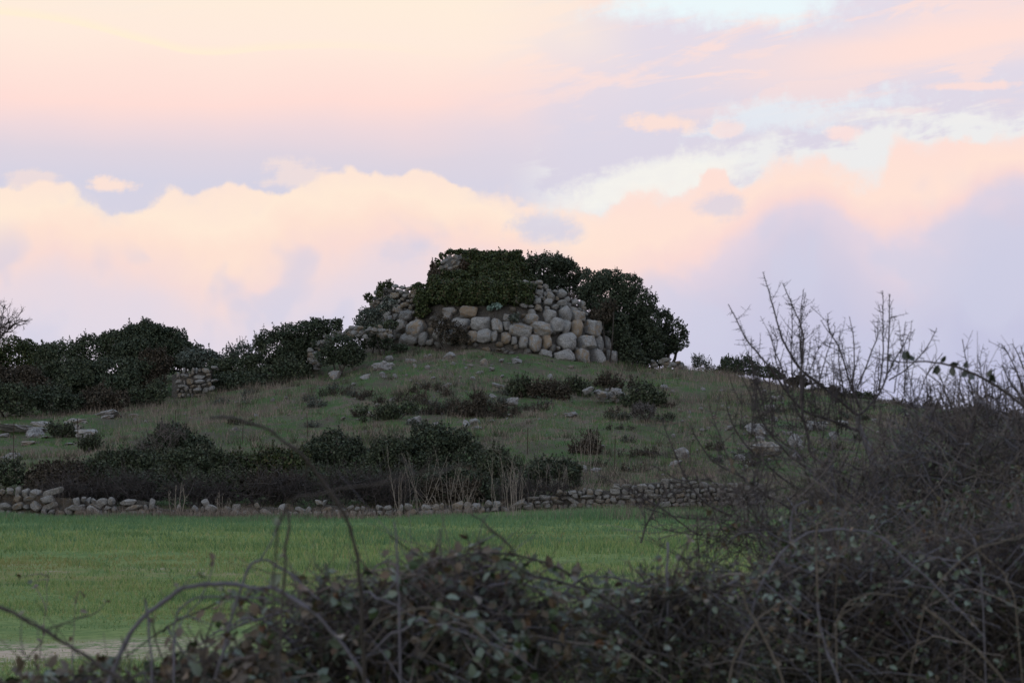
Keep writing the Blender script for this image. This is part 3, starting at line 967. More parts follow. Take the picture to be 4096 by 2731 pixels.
def shrub(name, label, cat, blobs, D, mat, leaf=.10, dens=95,  sprigs=40, group=None, stems=3, stem_r=.05, seed=1, deep=1.0, clip=True, extra=None, splen=.3, asp=.55):
    dens = dens * 2.05
    leaf = leaf * 1.2
    asp = min(asp * 1.3, 1)
    P, N, cent = blob_points(blobs, D, dens, seed, deep)
    if clip:
        P_ok = P[:, 2] > gz(P[:, 0], P[:, 1]) + .02
        P, N = P[P_ok], N[P_ok]
    mx = np.mean([c[0] for c, R in cent])
    my = np.mean([c[1] for c, R in cent])
    low = min(c[2] - R[2] for c, R in cent)
    g = gz1(mx, my)
    O = np.array([mx, my, min(g, low + .3) if not clip else g])
    G = Geo()
    leaf_quads(G, P, leaf, .3, 0, N, asp)
    # sprigs that break the outline
    T = Geo()
    if sprigs:
        top = np.argsort(-(N[:, 2] + .6 * np.abs(N[:, 0]) + rng.uniform(0, 1.0, len(N))))[:max(sprigs * 3, 1)]
        for i in rng.choice(top, min(sprigs, len(top)), replace=False):
            d = unit(N[i] * .7 + np.array([0, 0, .6]) + rng.normal(size=3) * .35)
            L = splen * rng.uniform(.4, 1.3)
            T.tube(np.stack([P[i] - d * .2, P[i] + d * L * .5, P[i] + d * L]), .010, .004, 3)
            m_ = int(rng.integers(6, 14))
            s_ = rng.uniform(0, 1, m_)[:, None]
            leaf_quads(G, P[i] + d * L * s_ + rng.normal(size=(m_, 3)) * .045 * (1.15 - s_), leaf * .75, .5, 0, None, asp)
    if extra:
        extra(G, P, N)
    root = thing(name, O, label, cat, group)
    link('crown', G.mesh('crown', mat if isinstance(mat, (list, tuple)) else [mat], O), root)
    for s_ in range(stems):
        c, R = cent[s_ % len(cent)]
        bx = np.array([O[0] + rng.normal(0, .15), O[1] + rng.normal(0, .15), 0])
        bx[2] = (gz1(bx[0], bx[1]) if clip else O[2]) - .15
        e = c + R * rng.uniform(-.5, .5, 3)
        mid = bx * .5 + e * .5 + rng.normal(size=3) * .15
        St = Geo()
        St.tube(smooth_line([bx, mid, e], 7), stem_r, stem_r * .35, 6)
        link('trunk' if cat == 'tree' else 'stem', St.mesh('stem', M_TRUNK, O, True), root)
    if T.n:
        tag(link('sprigs', T.mesh('sprigs', M_TRUNK, O), root), None, None, None, 'stuff')
    return root


GL = 'shrubs of the thicket left of the tower'
# thicket on the left brow
shrub('mastic_shrub', 'low olive green shrub under the bare tree at the left edge', 'shrub', [(60, 1440, 150, 75), (-90, 1450, 120, 90), (150, 1460, 90, 60)], 128, M_IVY, seed=3, group=GL)
shrub('mastic_shrub', 'long dark green shrub sloping up left of the dome-shaped shrub', 'shrub', [(250, 1450, 130, 85), (370, 1420, 110, 80), (460, 1390, 80, 70)], 125, M_MASTIC, seed=14, sprigs=70, group=GL)
shrub('mastic_shrub', 'tallest dome-shaped dark green shrub in the left thicket', 'shrub', [(600, 1355, 110, 65), (560, 1420, 140, 110), (660, 1420, 110, 90), (520, 1380, 70, 50)], 124.5, M_OAK, seed=25, sprigs=90, group=GL)
shrub('mastic_shrub', 'narrow upright dark shrub just right of the dome-shaped shrub', 'shrub', [(718, 1362, 34, 48), (725, 1420, 60, 60), (770, 1430, 55, 60)], 124, M_OAK, seed=36, sprigs=50, group=GL)
shrub('mastic_shrub', 'broad brownish green shrub at the left edge above the outcrops', 'shrub', [(70, 1560, 140, 100), (-60, 1550, 110, 110), (170, 1590, 90, 70)], 118, M_DRYB, seed=47, group=GL, dens=140)
shrub('mastic_shrub', 'grey green shrub below the long sloping shrub', 'shrub', [(280, 1540, 130, 100), (330, 1590, 110, 65), (215, 1500, 80, 60)], 119, M_MASTIC, seed=58, group=GL)
shrub('mastic_shrub', 'dark shrub below the dome-shaped shrub left of the stone stub', 'shrub', [(480, 1530, 120, 105), (450, 1590, 110, 60), (560, 1500, 90, 80)], 119, M_OAK, seed=69, group=GL)
shrub('mastic_shrub', 'drooping brownish shrub touching the stone stub on its left', 'shrub', [(600, 1520, 80, 90), (575, 1590, 80, 45), (620, 1450, 70, 60)], 119, M_DRYB, seed=71, group=GL, dens=130)
shrub('spiny_shrub', 'grey green shrub behind the top of the stone stub', 'shrub', [(770, 1440, 70, 45), (830, 1450, 60, 50)], 123, M_GREY, seed=72, group=GL)
shrub('spiny_shrub', 'small pale wispy shrub on the skyline left of the sloping shrub', 'shrub', [(965, 1410, 45, 35), (1030, 1405, 35, 38), (920, 1430, 50, 30)], 125, M_GREY, seed=80, sprigs=70, dens=60, group=GL, splen=.45)
shrub('mastic_shrub', 'shrub filling the dip right of the stone stub', 'shrub', [(880, 1490, 70, 60), (950, 1480, 80, 60), (1010, 1470, 70, 60)], 122, M_MASTIC, seed=82, group=GL)
shrub('mastic_shrub', 'low dark shrub spreading at the right foot of the stone stub', 'shrub', [(930, 1540, 110, 48), (1000, 1530, 70, 50), (870, 1550, 50, 40)], 119.5, M_OAK, seed=93, group=GL)
shrub('mastic_shrub', 'tall dark shrub climbing the slope left of the tumbled wall', 'shrub', [(1120, 1400, 95, 80), (1210, 1350, 90, 65), (1320, 1305, 58, 38), (1270, 1320, 60, 45), (1160, 1460, 90, 70), (1230, 1420, 70, 70), (1180, 1400, 80, 60), (1250, 1380, 60, 50)], 122.5, M_OAK, seed=101, sprigs=110, group=GL)
shrub('mastic_shrub', 'round dark shrub in front of the tumbled wall', 'shrub', [(1360, 1395, 75, 60), (1400, 1420, 65, 50), (1310, 1420, 55, 45)], 120.5, M_OAK, seed=112, group=GL)

for i, (bl, vb, mt, lb) in enumerate((([(60, 1600, 100, 65), (-50, 1600, 80, 60)], 1672, M_MASTIC, 'front shrub of the left thicket above the widest flat outcrop'),
                                     ([(210, 1600, 90, 60), (280, 1610, 60, 45)], 1662, M_OAK, 'dark front shrub of the left thicket above the small outcrops'),
                                     ([(390, 1600, 90, 50), (470, 1605, 60, 40)], 1650, M_DRYB, 'brown front shrub of the left thicket above the long outcrop'),
                                     ([(560, 1590, 60, 46), (630, 1570, 50, 50)], 1630, M_MASTIC, 'front shrub of the left thicket just left of the stone stub'),
                                     ([(1090, 1500, 80, 50), (1180, 1480, 70, 46)], 1548, M_MASTIC, 'dark shrub at the foot of the tall shrub climbing the slope'))):
    shrub('mastic_shrub', lb, 'shrub', bl, hit(bl[0][0], vb, 82)[1] + .5, mt, seed=500 + 9 * i, sprigs=50, group=GL)

# growth on the tower (held by it: things of their own)
shrub('olive_shrub', 'grey olive shrub growing on the left flank of the tower', 'shrub', [(1462, 1275, 40, 40), (1495, 1258, 34, 30), (1445, 1312, 34, 34), (1500, 1300, 36, 26)], 126.2, M_GREY, seed=120, clip=False, sprigs=40, stems=2)
shrub('mastic_shrub', 'small dark shrub low on the left flank of the tower', 'shrub', [(1500, 1325, 50, 30), (1560, 1300, 34, 22), (1470, 1360, 46, 34), (1535, 1372, 46, 28), (1600, 1390, 36, 16)], 124.7, M_MASTIC, seed=121, clip=False, stems=2, sprigs=20)
shrub('dry_shrub', 'brown withered shrub hanging down the middle of the boulder wall', 'shrub', [(1760, 1300, 34, 44), (1800, 1330, 50, 42), (1840, 1350, 45, 30)], 124.6, M_DRYB, leaf=.08, seed=122, clip=False, stems=2, sprigs=60, dens=80)
shrub('dry_shrub', 'brown tuft on top of the rubble right of the ivy', 'shrub', [(2165, 1205, 26, 26), (2150, 1230, 22, 20)], 127.0, M_DRYB, leaf=.07, seed=123, clip=False, stems=1, sprigs=40, dens=120)
shrub('dry_shrub', 'pale tan dry tuft at the right end of the rubble', 'shrub', [(2282, 1205, 24, 26)], 128.0, leaf_mat('tan_sprigs', [(0, (.07, .055, .045)), (1, (.2, .165, .14))]), leaf=.07, seed=124, clip=False, stems=1, sprigs=40, dens=120)
shrub('spurge', 'pale bluish spurge on the ledge under the ivy', 'plant', [(1985, 1225, 26, 12), (1960, 1232, 14, 12)], 125.4, M_PALE, leaf=.12, seed=125, clip=False, stems=1, sprigs=6, dens=55, splen=.1)
shrub('spurge', 'grey green spurge beside the square boulder on the wall', 'plant', [(2058, 1272, 22, 18)], 125.0, M_GREY, leaf=.12, seed=126, clip=False, stems=1, sprigs=6, dens=70, splen=.1)
shrub('spurge', 'bluish spurge on the left rubble of the tower', 'plant', [(1560, 1215, 34, 26), (1530, 1235, 24, 20)], 125.6, M_GREY, leaf=.11, seed=127, clip=False, stems=1, sprigs=8, dens=60, splen=.1)
# ivy over the upper chamber
ivb = []
for a_ in range(1745, 2110, 45):
    for b_ in (1035, 1075, 1115, 1155, 1190):
        if a_ < 1850 and b_ < 1110:
            continue
        q = core_hit(a_, b_ if b_ > 1045 else 1045)
        if q is None or (b_ > 1190 and a_ < 1790):
            continue
        ivb.append((a_, b_, 42, 36, q[1] - 127.0))
ivb += [(1726, 1125, 14, 30, 4.4), (1734, 1088, 14, 26, 4.4), (1750, 1055, 15, 22, 4.5), (1772, 1028, 18, 18, 4.6), (1802, 1008, 24, 13, 4.6), (1850, 1012, 40, 14, 4.6), (1910, 1016, 44, 14, 4.6), (1975, 1022, 44, 14, 4.6),
        (2035, 1030, 40, 15, 4.6), (2080, 1046, 26, 20, 4.6), (2102, 1085, 20, 40, 4.6), (2100, 1135, 24, 40, 3.6), (1960, 1190, 70, 30, -1.0), (1870, 1180, 70, 30, -1.0), (2040, 1185, 50, 36, -1.0)]
for a_ in range(1740, 2090, 50):
    for b_, dd_ in ((1085, 2.0), (1120, 1.2), (1150, .3), (1175, -.4)):
        if a_ < 1850 and b_ < 1120:
            continue
        ivb.append((a_ + rng.normal(0, 9), b_ + rng.normal(0, 8), 40, 36, dd_))
ivb += [(1740, 1190, 35, 46, -.4), (1690, 1200, 40, 44, -.8), (1670, 1155, 32, 24, 0.), (1720, 1160, 36, 30, .6), (1690, 1245, 36, 24, -1.0)]
shrub('ivy', 'thick dark ivy draped over the top of the tower', 'ivy', ivb, 127.0, M_IVY, leaf=.085, dens=130, seed=130, sprigs=160, splen=.2, clip=False, stems=4, stem_r=.04, asp=.8)
shrub('ivy', 'reddish brown ivy on the left end of the upper chamber', 'ivy', [(1745, 1110, 24, 40, 2.2), (1730, 1075, 12, 34, 3.0), (1724, 1122, 12, 30, 4.0), (1737, 1082, 11, 26, 4.2), (1800, 1100, 34, 22, 2.0), (1855, 1065, 24, 26, 2.0)], 127.0,
      leaf_mat('reddish_ivy', [(0, (.024, .020, .010)), (1, (.065, .045, .03))]), leaf=.09, dens=120, seed=131, sprigs=30, splen=.2, clip=False, stems=1, stem_r=.03)
shrub('ivy', 'small ivy cap on the left shoulder of the tower', 'ivy', [(1545, 1140, 34, 12, 1.), (1520, 1165, 14, 30, 0.5), (1474, 1192, 18, 20, 2.0), (1605, 1150, 14, 6, 1.)], 127.0, M_IVY, leaf=.09, dens=110, seed=132, sprigs=26, splen=.15, clip=False, stems=1, stem_r=.03)

# trees right of the tower
shrub('holm_oak', 'round crowned evergreen tree behind the rubble top of the tower', 'tree', [(2200, 1090, 90, 70), (2160, 1050, 50, 34), (2245, 1060, 60, 40), (2290, 1100, 42, 50), (2330, 1140, 50, 60), (2370, 1190, 50, 60), (2220, 1160, 90, 60), (2120, 1080, 22, 60)], 136, M_OAK, seed=140, sprigs=130, stems=4, stem_r=.12)
shrub('holm_oak', 'largest dark evergreen tree leaning over the right side of the tower', 'tree',
      [(2380, 1135, 60, 50), (2440, 1110, 60, 40), (2500, 1150, 70, 65), (2420, 1190, 110, 75), (2550, 1230, 75, 80), (2500, 1270, 110, 95), (2590, 1290, 65, 80), (2480, 1360, 70, 80, 2.5), (2580, 1385, 80, 80), (2430, 1260, 60, 60, -.8), (2540, 1440, 70, 50), (2500, 1400, 60, 70, -1.6), (2540, 1445, 55, 50, -1.6), (2470, 1310, 60, 60, -1.6), (2600, 1440, 60, 45), (2560, 1330, 80, 80)],
      130.5, M_OAK, seed=150, sprigs=190, stems=5, stem_r=.16, dens=80)
shrub('holm_oak', 'lower spreading evergreen tree at the right end of the tower group', 'tree', [(2655, 1290, 45, 50), (2690, 1330, 60, 55), (2722, 1365, 42, 40), (2650, 1370, 60, 45), (2680, 1390, 50, 34), (2610, 1410, 60, 45), (2600, 1340, 50, 60)], 131.5, M_OAK, seed=160, sprigs=120, stems=4, stem_r=.12, dens=72)
shrub('dry_shrub', 'brownish shrub at the foot of the largest evergreen tree', 'shrub', [(2400, 1270, 55, 34), (2440, 1230, 36, 24)], 128.2, M_DRYB, seed=161, clip=False, sprigs=40)
# right skyline
shrub('broom_shrub', 'thin wispy grey shrub on the skyline right of the trees', 'shrub', [(2805, 1470, 38, 34), (2790, 1450, 20, 24), (2835, 1480, 25, 20)], 131, M_GREY, leaf=.07, seed=170, dens=55, sprigs=80, splen=.4)
shrub('mastic_shrub', 'wide dark shrub on the skyline right of the wispy grey shrub', 'shrub', [(2920, 1465, 55, 34), (2975, 1470, 60, 38), (2890, 1490, 40, 24)], 130.5, M_OAK, seed=171, sprigs=60)
shrub('mastic_shrub', 'flat dark shrub trailing down the right skyline', 'shrub', [(3060, 1490, 55, 26), (3110, 1505, 35, 16)], 130.5, M_MASTIC, seed=172, sprigs=30)
for i, (a, b, w, h_, lb) in enumerate(((3300, 1570, 70, 22, 'low brown shrub on the right brow behind the thorn shrub'), (3450, 1600, 60, 30, 'dark shrub on the right brow below the forked stems'),
                                       (3720, 1650, 60, 34, 'dark low shrub on the far right skyline'), (3900, 1655, 70, 36, 'rounded dark shrub at the right end of the skyline'),
                                       (3190, 1528, 60, 20, 'flat brown scrub on the right brow just behind the thorn stems'), (3395, 1592, 50, 20, 'small dark scrub in the dip of the right brow'),
                                       (3590, 1632, 70, 22, 'wide brown scrub on the right skyline behind the thorn twigs'), (3810, 1668, 70, 20, 'low green scrub between the two dark skyline shrubs'),
                                       (4020, 1672, 60, 26, 'brown scrub cut by the right edge of the skyline'))):
    shrub('heath_shrub', lb, 'shrub', [(a, b, w, h_)], 127.5, M_DRYB if i % 2 == 0 else M_MASTIC, seed=175 + i, sprigs=40, dens=120)


def on_slope(uu, vb):
    return hit(uu, vb, 82)[1]


# shrubs on the slope
slope = [([(2085, 1540, 55, 42), (2060, 1560, 40, 30)], 1595, M_MASTIC, 'bushy dark shrub in the middle of the slope below the tower', 'mastic_shrub'),
         ([(2185, 1555, 60, 40), (2150, 1550, 40, 34)], 1598, M_DRYB, 'brownish shrub right of the bushy dark shrub on the slope', 'mastic_shrub'),
         ([(2300, 1540, 55, 38), (2330, 1560, 40, 26)], 1582, M_MASTIC, 'dark shrub above the heap of fallen stones', 'mastic_shrub'),
         ([(2430, 1530, 50, 28)], 1560, M_DRYB, 'low shrub behind the heap of fallen stones', 'mastic_shrub'),
         ([(2570, 1570, 70, 58), (2620, 1590, 60, 42), (2510, 1600, 45, 34)], 1638, M_MASTIC, 'large dark shrub right of the heap of fallen stones', 'mastic_shrub'),
         ([(235, 1730, 34, 26)], 1757, M_MASTIC, 'small round dark shrub between the flat outcrops', 'mastic_shrub'),
         ([(355, 1790, 34, 20)], 1812, M_MASTIC, 'small dark shrub on the slope below the flat outcrops', 'mastic_shrub'),
         ([(1560, 1650, 60, 34), (1640, 1630, 50, 30)], 1685, M_MASTIC, 'dark green patch of shrub on the left middle slope', 'mastic_shrub'),
         ([(1880, 1640, 70, 36), (1930, 1620, 30, 40)], 1675, M_DRYB, 'dark brown shrub in the centre of the slope', 'heath_shrub'),
         ([(2360, 1800, 60, 26)], 1825, M_DRYB, 'faint dark shrub beside a fence post on the lower slope', 'heath_shrub'),
         ]
for i, (bl, vb, mt, lb, nm) in enumerate(slope):
    D = on_slope(bl[0][0], vb) + .4
    bl = [(q_[0], q_[1] + q_[3] * .15, q_[2] * .8, q_[3] * .8) for q_ in bl] + [(bl[0][0] + rng.normal(0, .9) * bl[0][2], vb - rng.uniform(4, 44), rng.uniform(14, 32), rng.uniform(9, 24)) for _ in range(7)]
    shrub(nm, lb, 'shrub', bl, D, mt, seed=200 + i * 7, sprigs=110, splen=.36, dens=110, leaf=.09)
D = on_slope(2575, 1690)
shrub('dry_shrub', 'round pale grey dry shrub on the right middle slope', 'shrub', [(2575, 1652, 55, 34)], D, leaf_mat('grey_sprigs', [(0, (.05, .045, .042)), (1, (.13, .12, .115))]), leaf=.09, seed=280, dens=130, sprigs=120, splen=.25, asp=.25)
# dark dried clumps strewn over the middle of the slope
GT = 'small dark dried clumps on the slope'
clumps = [(1655, 1555), (1705, 1542), (1750, 1545), (1784, 1568), (1895, 1580), (1912, 1578), (1936, 1592), (1470, 1570), (1440, 1580), (1520, 1600), (1600, 1590), (1690, 1600), (1740, 1620), (1820, 1600),
          (1850, 1640), (1990, 1655), (1760, 1640), (1430, 1650), (1700, 1640), (1800, 1630), (1920, 1655), (2060, 1640)]
for i, (a, b) in enumerate(clumps):
    D = on_slope(a, b + 18)
    r_ = rng.uniform(.7, 1.3)
    shrub('dried_clump', 'small dark dried clump of stems in the middle of the slope', 'clump', [(a, b + 8, 22 * r_, 13 * r_)], D, M_DRYB, leaf=.08, seed=300 + i, dens=90, sprigs=26, stems=0, group=GT, splen=.3, asp=.25)

# low heathy scrub in patches
GS2 = 'low heathy scrub scattered over the slope'
for i in range(64):
    a, b = (rng.normal(1700, 330), rng.normal(1620, 45)) if i < 36 else (rng.uniform(2350, 3500), rng.uniform(1640, 1880))
    vmin = np.interp(a, [0, 700, 1300, 2000, 2500, 3000, 3300, 3700], [1690, 1620, 1510, 1430, 1500, 1540, 1620, 1690])
    b = max(b, vmin)
    r_ = rng.uniform(.6, 1.3)
    D = on_slope(a, b + 10)
    ki = int(rng.integers(3))
    lb = ['brown', 'dark green', 'grey green'][ki] + (' low scrub patch in the centre of the slope' if i < 36 else ' low scrub patch on the right slope')
    shrub('low_scrub', lb, 'scrub', [(a, b + 3, 30 * r_, 10 * r_), (a + rng.normal(0, 34), b + 6 + rng.normal(0, 4), 20 * r_, 8 * r_), (a + rng.normal(0, 34), b + 5 + rng.normal(0, 5), 16 * r_, 12 * r_)], D, [M_DRYB, M_MASTIC, M_GREY][ki], leaf=.07, seed=700 + i, dens=60, sprigs=24, stems=0, group=GS2, splen=.22, asp=.4)

# hedge behind the field wall
GH = 'shrubs of the hedge behind the field wall'
hedge = [([(690, 1745, 100, 48), (640, 1800, 100, 60), (780, 1800, 90, 60)], 93, M_OAK, 'tallest dark shrub on the left of the hedge'),
         ([(480, 1870, 130, 70), (380, 1890, 110, 60), (560, 1850, 110, 60)], 90, M_MASTIC, 'wide dark shrub left of the tallest hedge shrub'),
         ([(240, 1900, 110, 60), (160, 1920, 80, 50)], 88, M_DRYB, 'brownish shrub near the left end of the hedge'),
         ([(30, 1890, 90, 55), (-70, 1890, 80, 60)], 88, M_MASTIC, 'green shrub at the left end of the hedge'),
         ([(740, 1880, 150, 75), (860, 1880, 90, 70)], 89, M_MASTIC, 'dense dark shrub below the tallest hedge shrub'),
         ([(1000, 1860, 100, 50), (1110, 1840, 100, 46), (1190, 1850, 70, 50)], 90, M_IVY, 'yellowish green bramble in the hollow of the hedge'),
         ([(1330, 1810, 110, 75), (1400, 1830, 90, 75), (1260, 1800, 60, 55)], 91, M_OAK, 'dark rounded shrub right of the yellowish green bramble'),
         ([(1560, 1820, 90, 80), (1520, 1860, 110, 70)], 90.5, M_MASTIC, 'dark shrub in the middle of the hedge'),
         ([(1740, 1765, 110, 62), (1820, 1750, 70, 44), (1690, 1830, 130, 80), (1860, 1820, 80, 80)], 91.5, M_OAK, 'highest black green shrub in the centre of the hedge'),
         ([(1700, 1930, 150, 60), (1850, 1920, 120, 60)], 87, M_OAK, 'dark low shrub behind the pale stalks'),
         ([(1980, 1860, 90, 70), (2040, 1900, 80, 60)], 89, M_MASTIC, 'dark shrub right of the highest hedge shrub'),
         ([(2180, 1880, 90, 50), (2270, 1890, 70, 44), (2130, 1920, 80, 50), (2290, 1930, 40, 30)], 87, M_OAK, 'low dark shrub at the right end of the hedge'),
         ([(1280, 1920, 140, 60), (1430, 1920, 110, 60)], 87, M_MASTIC, 'dark undergrowth in the left middle of the hedge'),
         ([(200, 1965, 120, 40), (330, 1955, 100, 50)], 84.6, M_DRYB, 'dark brown undergrowth behind the tall left end of the field wall'),
         ([(520, 1950, 120, 60), (640, 1950, 90, 56)], 84.6, M_OAK, 'dark undergrowth behind the tumbled wall on the left'),
         ([(820, 1955, 110, 55), (940, 1950, 90, 60)], 84.6, M_MASTIC, 'dark undergrowth below the dense hedge shrub'),
         ([(1120, 1945, 110, 60), (1010, 1950, 70, 46)], 84.6, M_DRYB, 'brown undergrowth below the yellowish green bramble'),
         ([(1500, 1955, 120, 60), (1620, 1960, 70, 50)], 84.6, M_OAK, 'black green undergrowth left of the tall pale stalks'),
         ([(1760, 1975, 110, 44), (1860, 1968, 80, 44)], 84.3, M_DRYB, 'brown undergrowth behind the leaning pale stalks'),
         ([(1960, 1960, 90, 50), (2060, 1965, 50, 40)], 84.6, M_OAK, 'black green undergrowth behind the column of pale stalks')]
for i, (bl, D, mt, lb) in enumerate(hedge):
    shrub('hedge_shrub', lb, 'shrub', bl, D, mt, leaf=.085, dens=130 if mt is not M_DRYB else 190, seed=400 + i * 13, sprigs=80, group=GH, splen=.3)


# ------------------------------------------------------------------ twig heaps and stalks
def twiggy(name, label, cat, blobs, D, mat, n, L, r, group=None, sides=3, up=.8, seed=0, deep=1.0, part='twigs', clip=True, pts=5, sub=2):
    G = Geo()
    ws = np.array([b[2] * b[3] for b in blobs], float)
    ws /= ws.sum()
    cs = [px(b[0], b[1], D + (b[4] if len(b) > 4 else 0)) for b in blobs]
    O = np.mean(cs, 0)
    O[2] = gz1(O[0], O[1])
    for _ in range(n):
        b = int(rng.choice(len(blobs), p=ws))
        k = D / F
        R = np.array([blobs[b][2] * k, .5 * (blobs[b][2] + blobs[b][3]) * k * deep, blobs[b][3] * k])
        d = unit(rng.normal(size=3)) * rng.uniform(0, 1) ** .4
        p_ = cs[b] + d * R
        a = unit(rng.normal(size=3) + np.array([0, 0, up]) + d * .6)
        l_ = L * rng.uniform(.4, 1.4)
        bend = rng.normal(size=3) * l_ * .22
        s_ = np.linspace(0, 1, pts)[:, None]
        q = p_ + a * l_ * (s_ - .4) + bend * s_ * s_ + rng.normal(size=(pts, 3)) * l_ * .018
        if clip and q[:, 2].min() < gz1(q[0, 0], q[0, 1]):
            q[:, 2] += max(0, gz1(q[0, 0], q[0, 1]) - q[:, 2].min())
        mi_ = int(rng.choice(len(mat), p=[.62, .38] if len(mat) == 2 else [.55, .2, .15, .1])) if isinstance(mat, list) and len(mat) > 1 else 0
        G.tube(q, r * rng.uniform(.6, 1.3), r * .35, sides, mi_)
        for _k in range(sub):
            i = int(rng.integers(1, pts - 1))
            a2 = unit(a + rng.normal(size=3) * .8)
            G.tube(np.stack([q[i], q[i] + a2 * l_ * .2, q[i] + a2 * l_ * .38 + rng.normal(size=3) * l_ * .03]), r * .6, r * .25, sides, mi_)
    root = thing(name, O, label, cat, group)
    link(part, G.mesh(part, mat, O, True), root)
    return root


GB = 'leafless brushwood in front of the hedge'
brush = [([(330, 1960, 130, 55), (220, 1970, 90, 45)], 'brown leafless brush behind the tall left end of the field wall'), ([(520, 1960, 120, 60)], 'brown leafless brush below the wide left hedge shrub'),
         ([(760, 1970, 140, 55), (880, 1980, 90, 45)], 'grey brown brush below the dense hedge shrub'), ([(1060, 1960, 120, 60), (1170, 1950, 90, 60)], 'brown leafless brush under the yellowish green bramble'),
         ([(1310, 1960, 120, 70), (1420, 1940, 80, 60)], 'reddish brown brush under the dark rounded hedge shrub'), ([(1560, 1960, 110, 70)], 'pale brown brush left of the bleached stalks'),
         ([(2080, 1970, 90, 50), (2220, 1970, 90, 30)], 'thin brown brush at the right end of the hedge')]
for bl, lb in brush:
    twiggy('brushwood', lb, 'brush', bl, 83.5, [M_BRUSH, M_DARKC], 210, .9, .012, GB, 3, .7, sub=4)
twiggy('bare_shrub', 'leafless twiggy shrub among the dark hedge shrubs', 'shrub', [(640, 1740, 110, 70), (560, 1800, 60, 40)], 92, M_TWIG, 160, .7, .008)


def stalks(label, uc, vb, vt, wd, n, D, spread=.25, r=.0075, mat=None, name='dry_stalks', branch=3, group='bleached stalks along the field wall'):
    G = Geo()
    k = D / F
    O = px(uc, vb, D)
    O[2] = gz1(O[0], O[1])
    H = (vb - vt) * k
    root = thing(name, O, label, 'stalks', group)
    for s_ in range(n):
        b = O + np.array([rng.normal(0, wd * k * .35), rng.normal(0, .25), 0])
        b[2] = gz1(b[0], b[1]) - .02
        hh = H * rng.uniform(.5, 1.05)
        top = b + np.array([rng.normal(0, spread * hh) + (b[0] - O[0]) * .4, rng.normal(0, .15 * hh), hh])
        mid = (b + top) / 2 + rng.normal(size=3) * .05 * hh
        q = smooth_line([b, mid, top], 9)
        q += rng.normal(size=q.shape) * .008
        G.tube(q, r, r * .4, 4)
        for _k in range(branch):
            i = int(rng.integers(4, 8))
            a = unit((top - b) / hh + rng.normal(size=3) * .5)
            l_ = hh * rng.uniform(.08, .25)
            e = q[i] + a * l_
            G.tube(np.stack([q[i], (q[i] + e) / 2 + rng.normal(size=3) * .015, e]), r * .55, r * .25, 3)
            for _j in range(2):
                e2 = e + unit(a + rng.normal(size=3) * .7) * l_ * .35
                G.tube(np.stack([e, e2]), r * .35, r * .2, 3)
    link('stems', G.mesh('stems', mat or M_STALK, O, True), root)
    return root


stalks('tall pale stalks with forked heads at the hedge centre', 1640, 2065, 1790, 110, 13, 80.9, .22)
stalks('single slender pale stalk left of the forked stalks', 1608, 2050, 1780, 8, 2, 80.9, .03)
stalks('leaning pale stalks fanning to both sides by the wall', 1830, 2065, 1800, 150, 14, 80.9, .34)
stalks('short bleached twigs splayed at the wall foot', 1840, 2070, 1940, 160, 18, 80.7, .5, .008)
stalks('dense upright column of pale stalks beside the wall end', 2045, 2070, 1775, 62, 24, 80.9, .07)
stalks('thin open stalks behind the left end of the neat wall', 2220, 2030, 1840, 190, 22, 83.5, .14, .008)
stalks('slim tan stalks on the lower slope', 2350, 1880, 1700, 60, 14, on_slope(2350, 1880), .08, .008)
stalks('forked grey sapling standing in the left hedge', 715, 2060, 1910, 34, 6, 81.0, .16, .016)
stalks('thin upright stalks over the low left wall', 890, 2050, 1940, 60, 9, 81.0, .08, .009)
stalks('brown stalks over the tumbled left wall', 240, 2060, 1900, 60, 10, 81.0, .1, .008, M_TWIG)
stalks('crooked bleached stems at the top of the brown brush', 1330, 1960, 1860, 70, 10, 84, .5, .011)

# bare tree at the left edge
O = hit(-60, 1440, 110)
O = np.array([px(-50, 1400, 129)[0], 129, 0])
O[2] = gz1(O[0], O[1])
root = thing('bare_tree', O, 'leafless tree cut by the left edge of the view', 'tree')
G = Geo()
tip0 = px(-30, 1370, 129)
G.tube(smooth_line([O - [0, 0, .3], (O + tip0) / 2 + [.1, 0, 0], tip0], 8), .16, .09, 7)
link('trunk', G.mesh('trunk', M_TRUNK, O, True), root)
for k in range(9):
    G = Geo()

    def grow(p_, d, L, r, lev):
        n = 6
        q = [p_]
        dd = d
        for _ in range(n):
            dd = unit(dd + rng.normal(size=3) * .22 + np.array([0, 0, .06]))
            q.append(q[-1] + dd * L / n)
        q = np.array(q)
        G.tube(q, r, r * .45, 4 if lev else 5)
        if lev < 3:
            for _ in range(9 if lev == 0 else 6):
                i = int(rng.integers(1, n + 1))
                grow(q[i], unit(dd + rng.normal(size=3) * .75), L * rng.uniform(.35, .6), r * .5, lev + 1)

    e = tip0
    ang = -1.2 + 2.4 * k / 8
    tgt = np.array([math.sin(ang) * 1.0, rng.normal(0, .5), math.cos(ang) * .9 + .2])
    grow(e, unit(tgt), rng.uniform(1.3, 1.8), .05, 0)
    link('branch', G.mesh('branch', M_TWIG, O, True), root)
stalks('thin dry stem nodding above the left thicket', 1070, 1480, 1345, 4, 1, 124, .0, .012, M_TWIG, 'dry_stalks', 0, None)

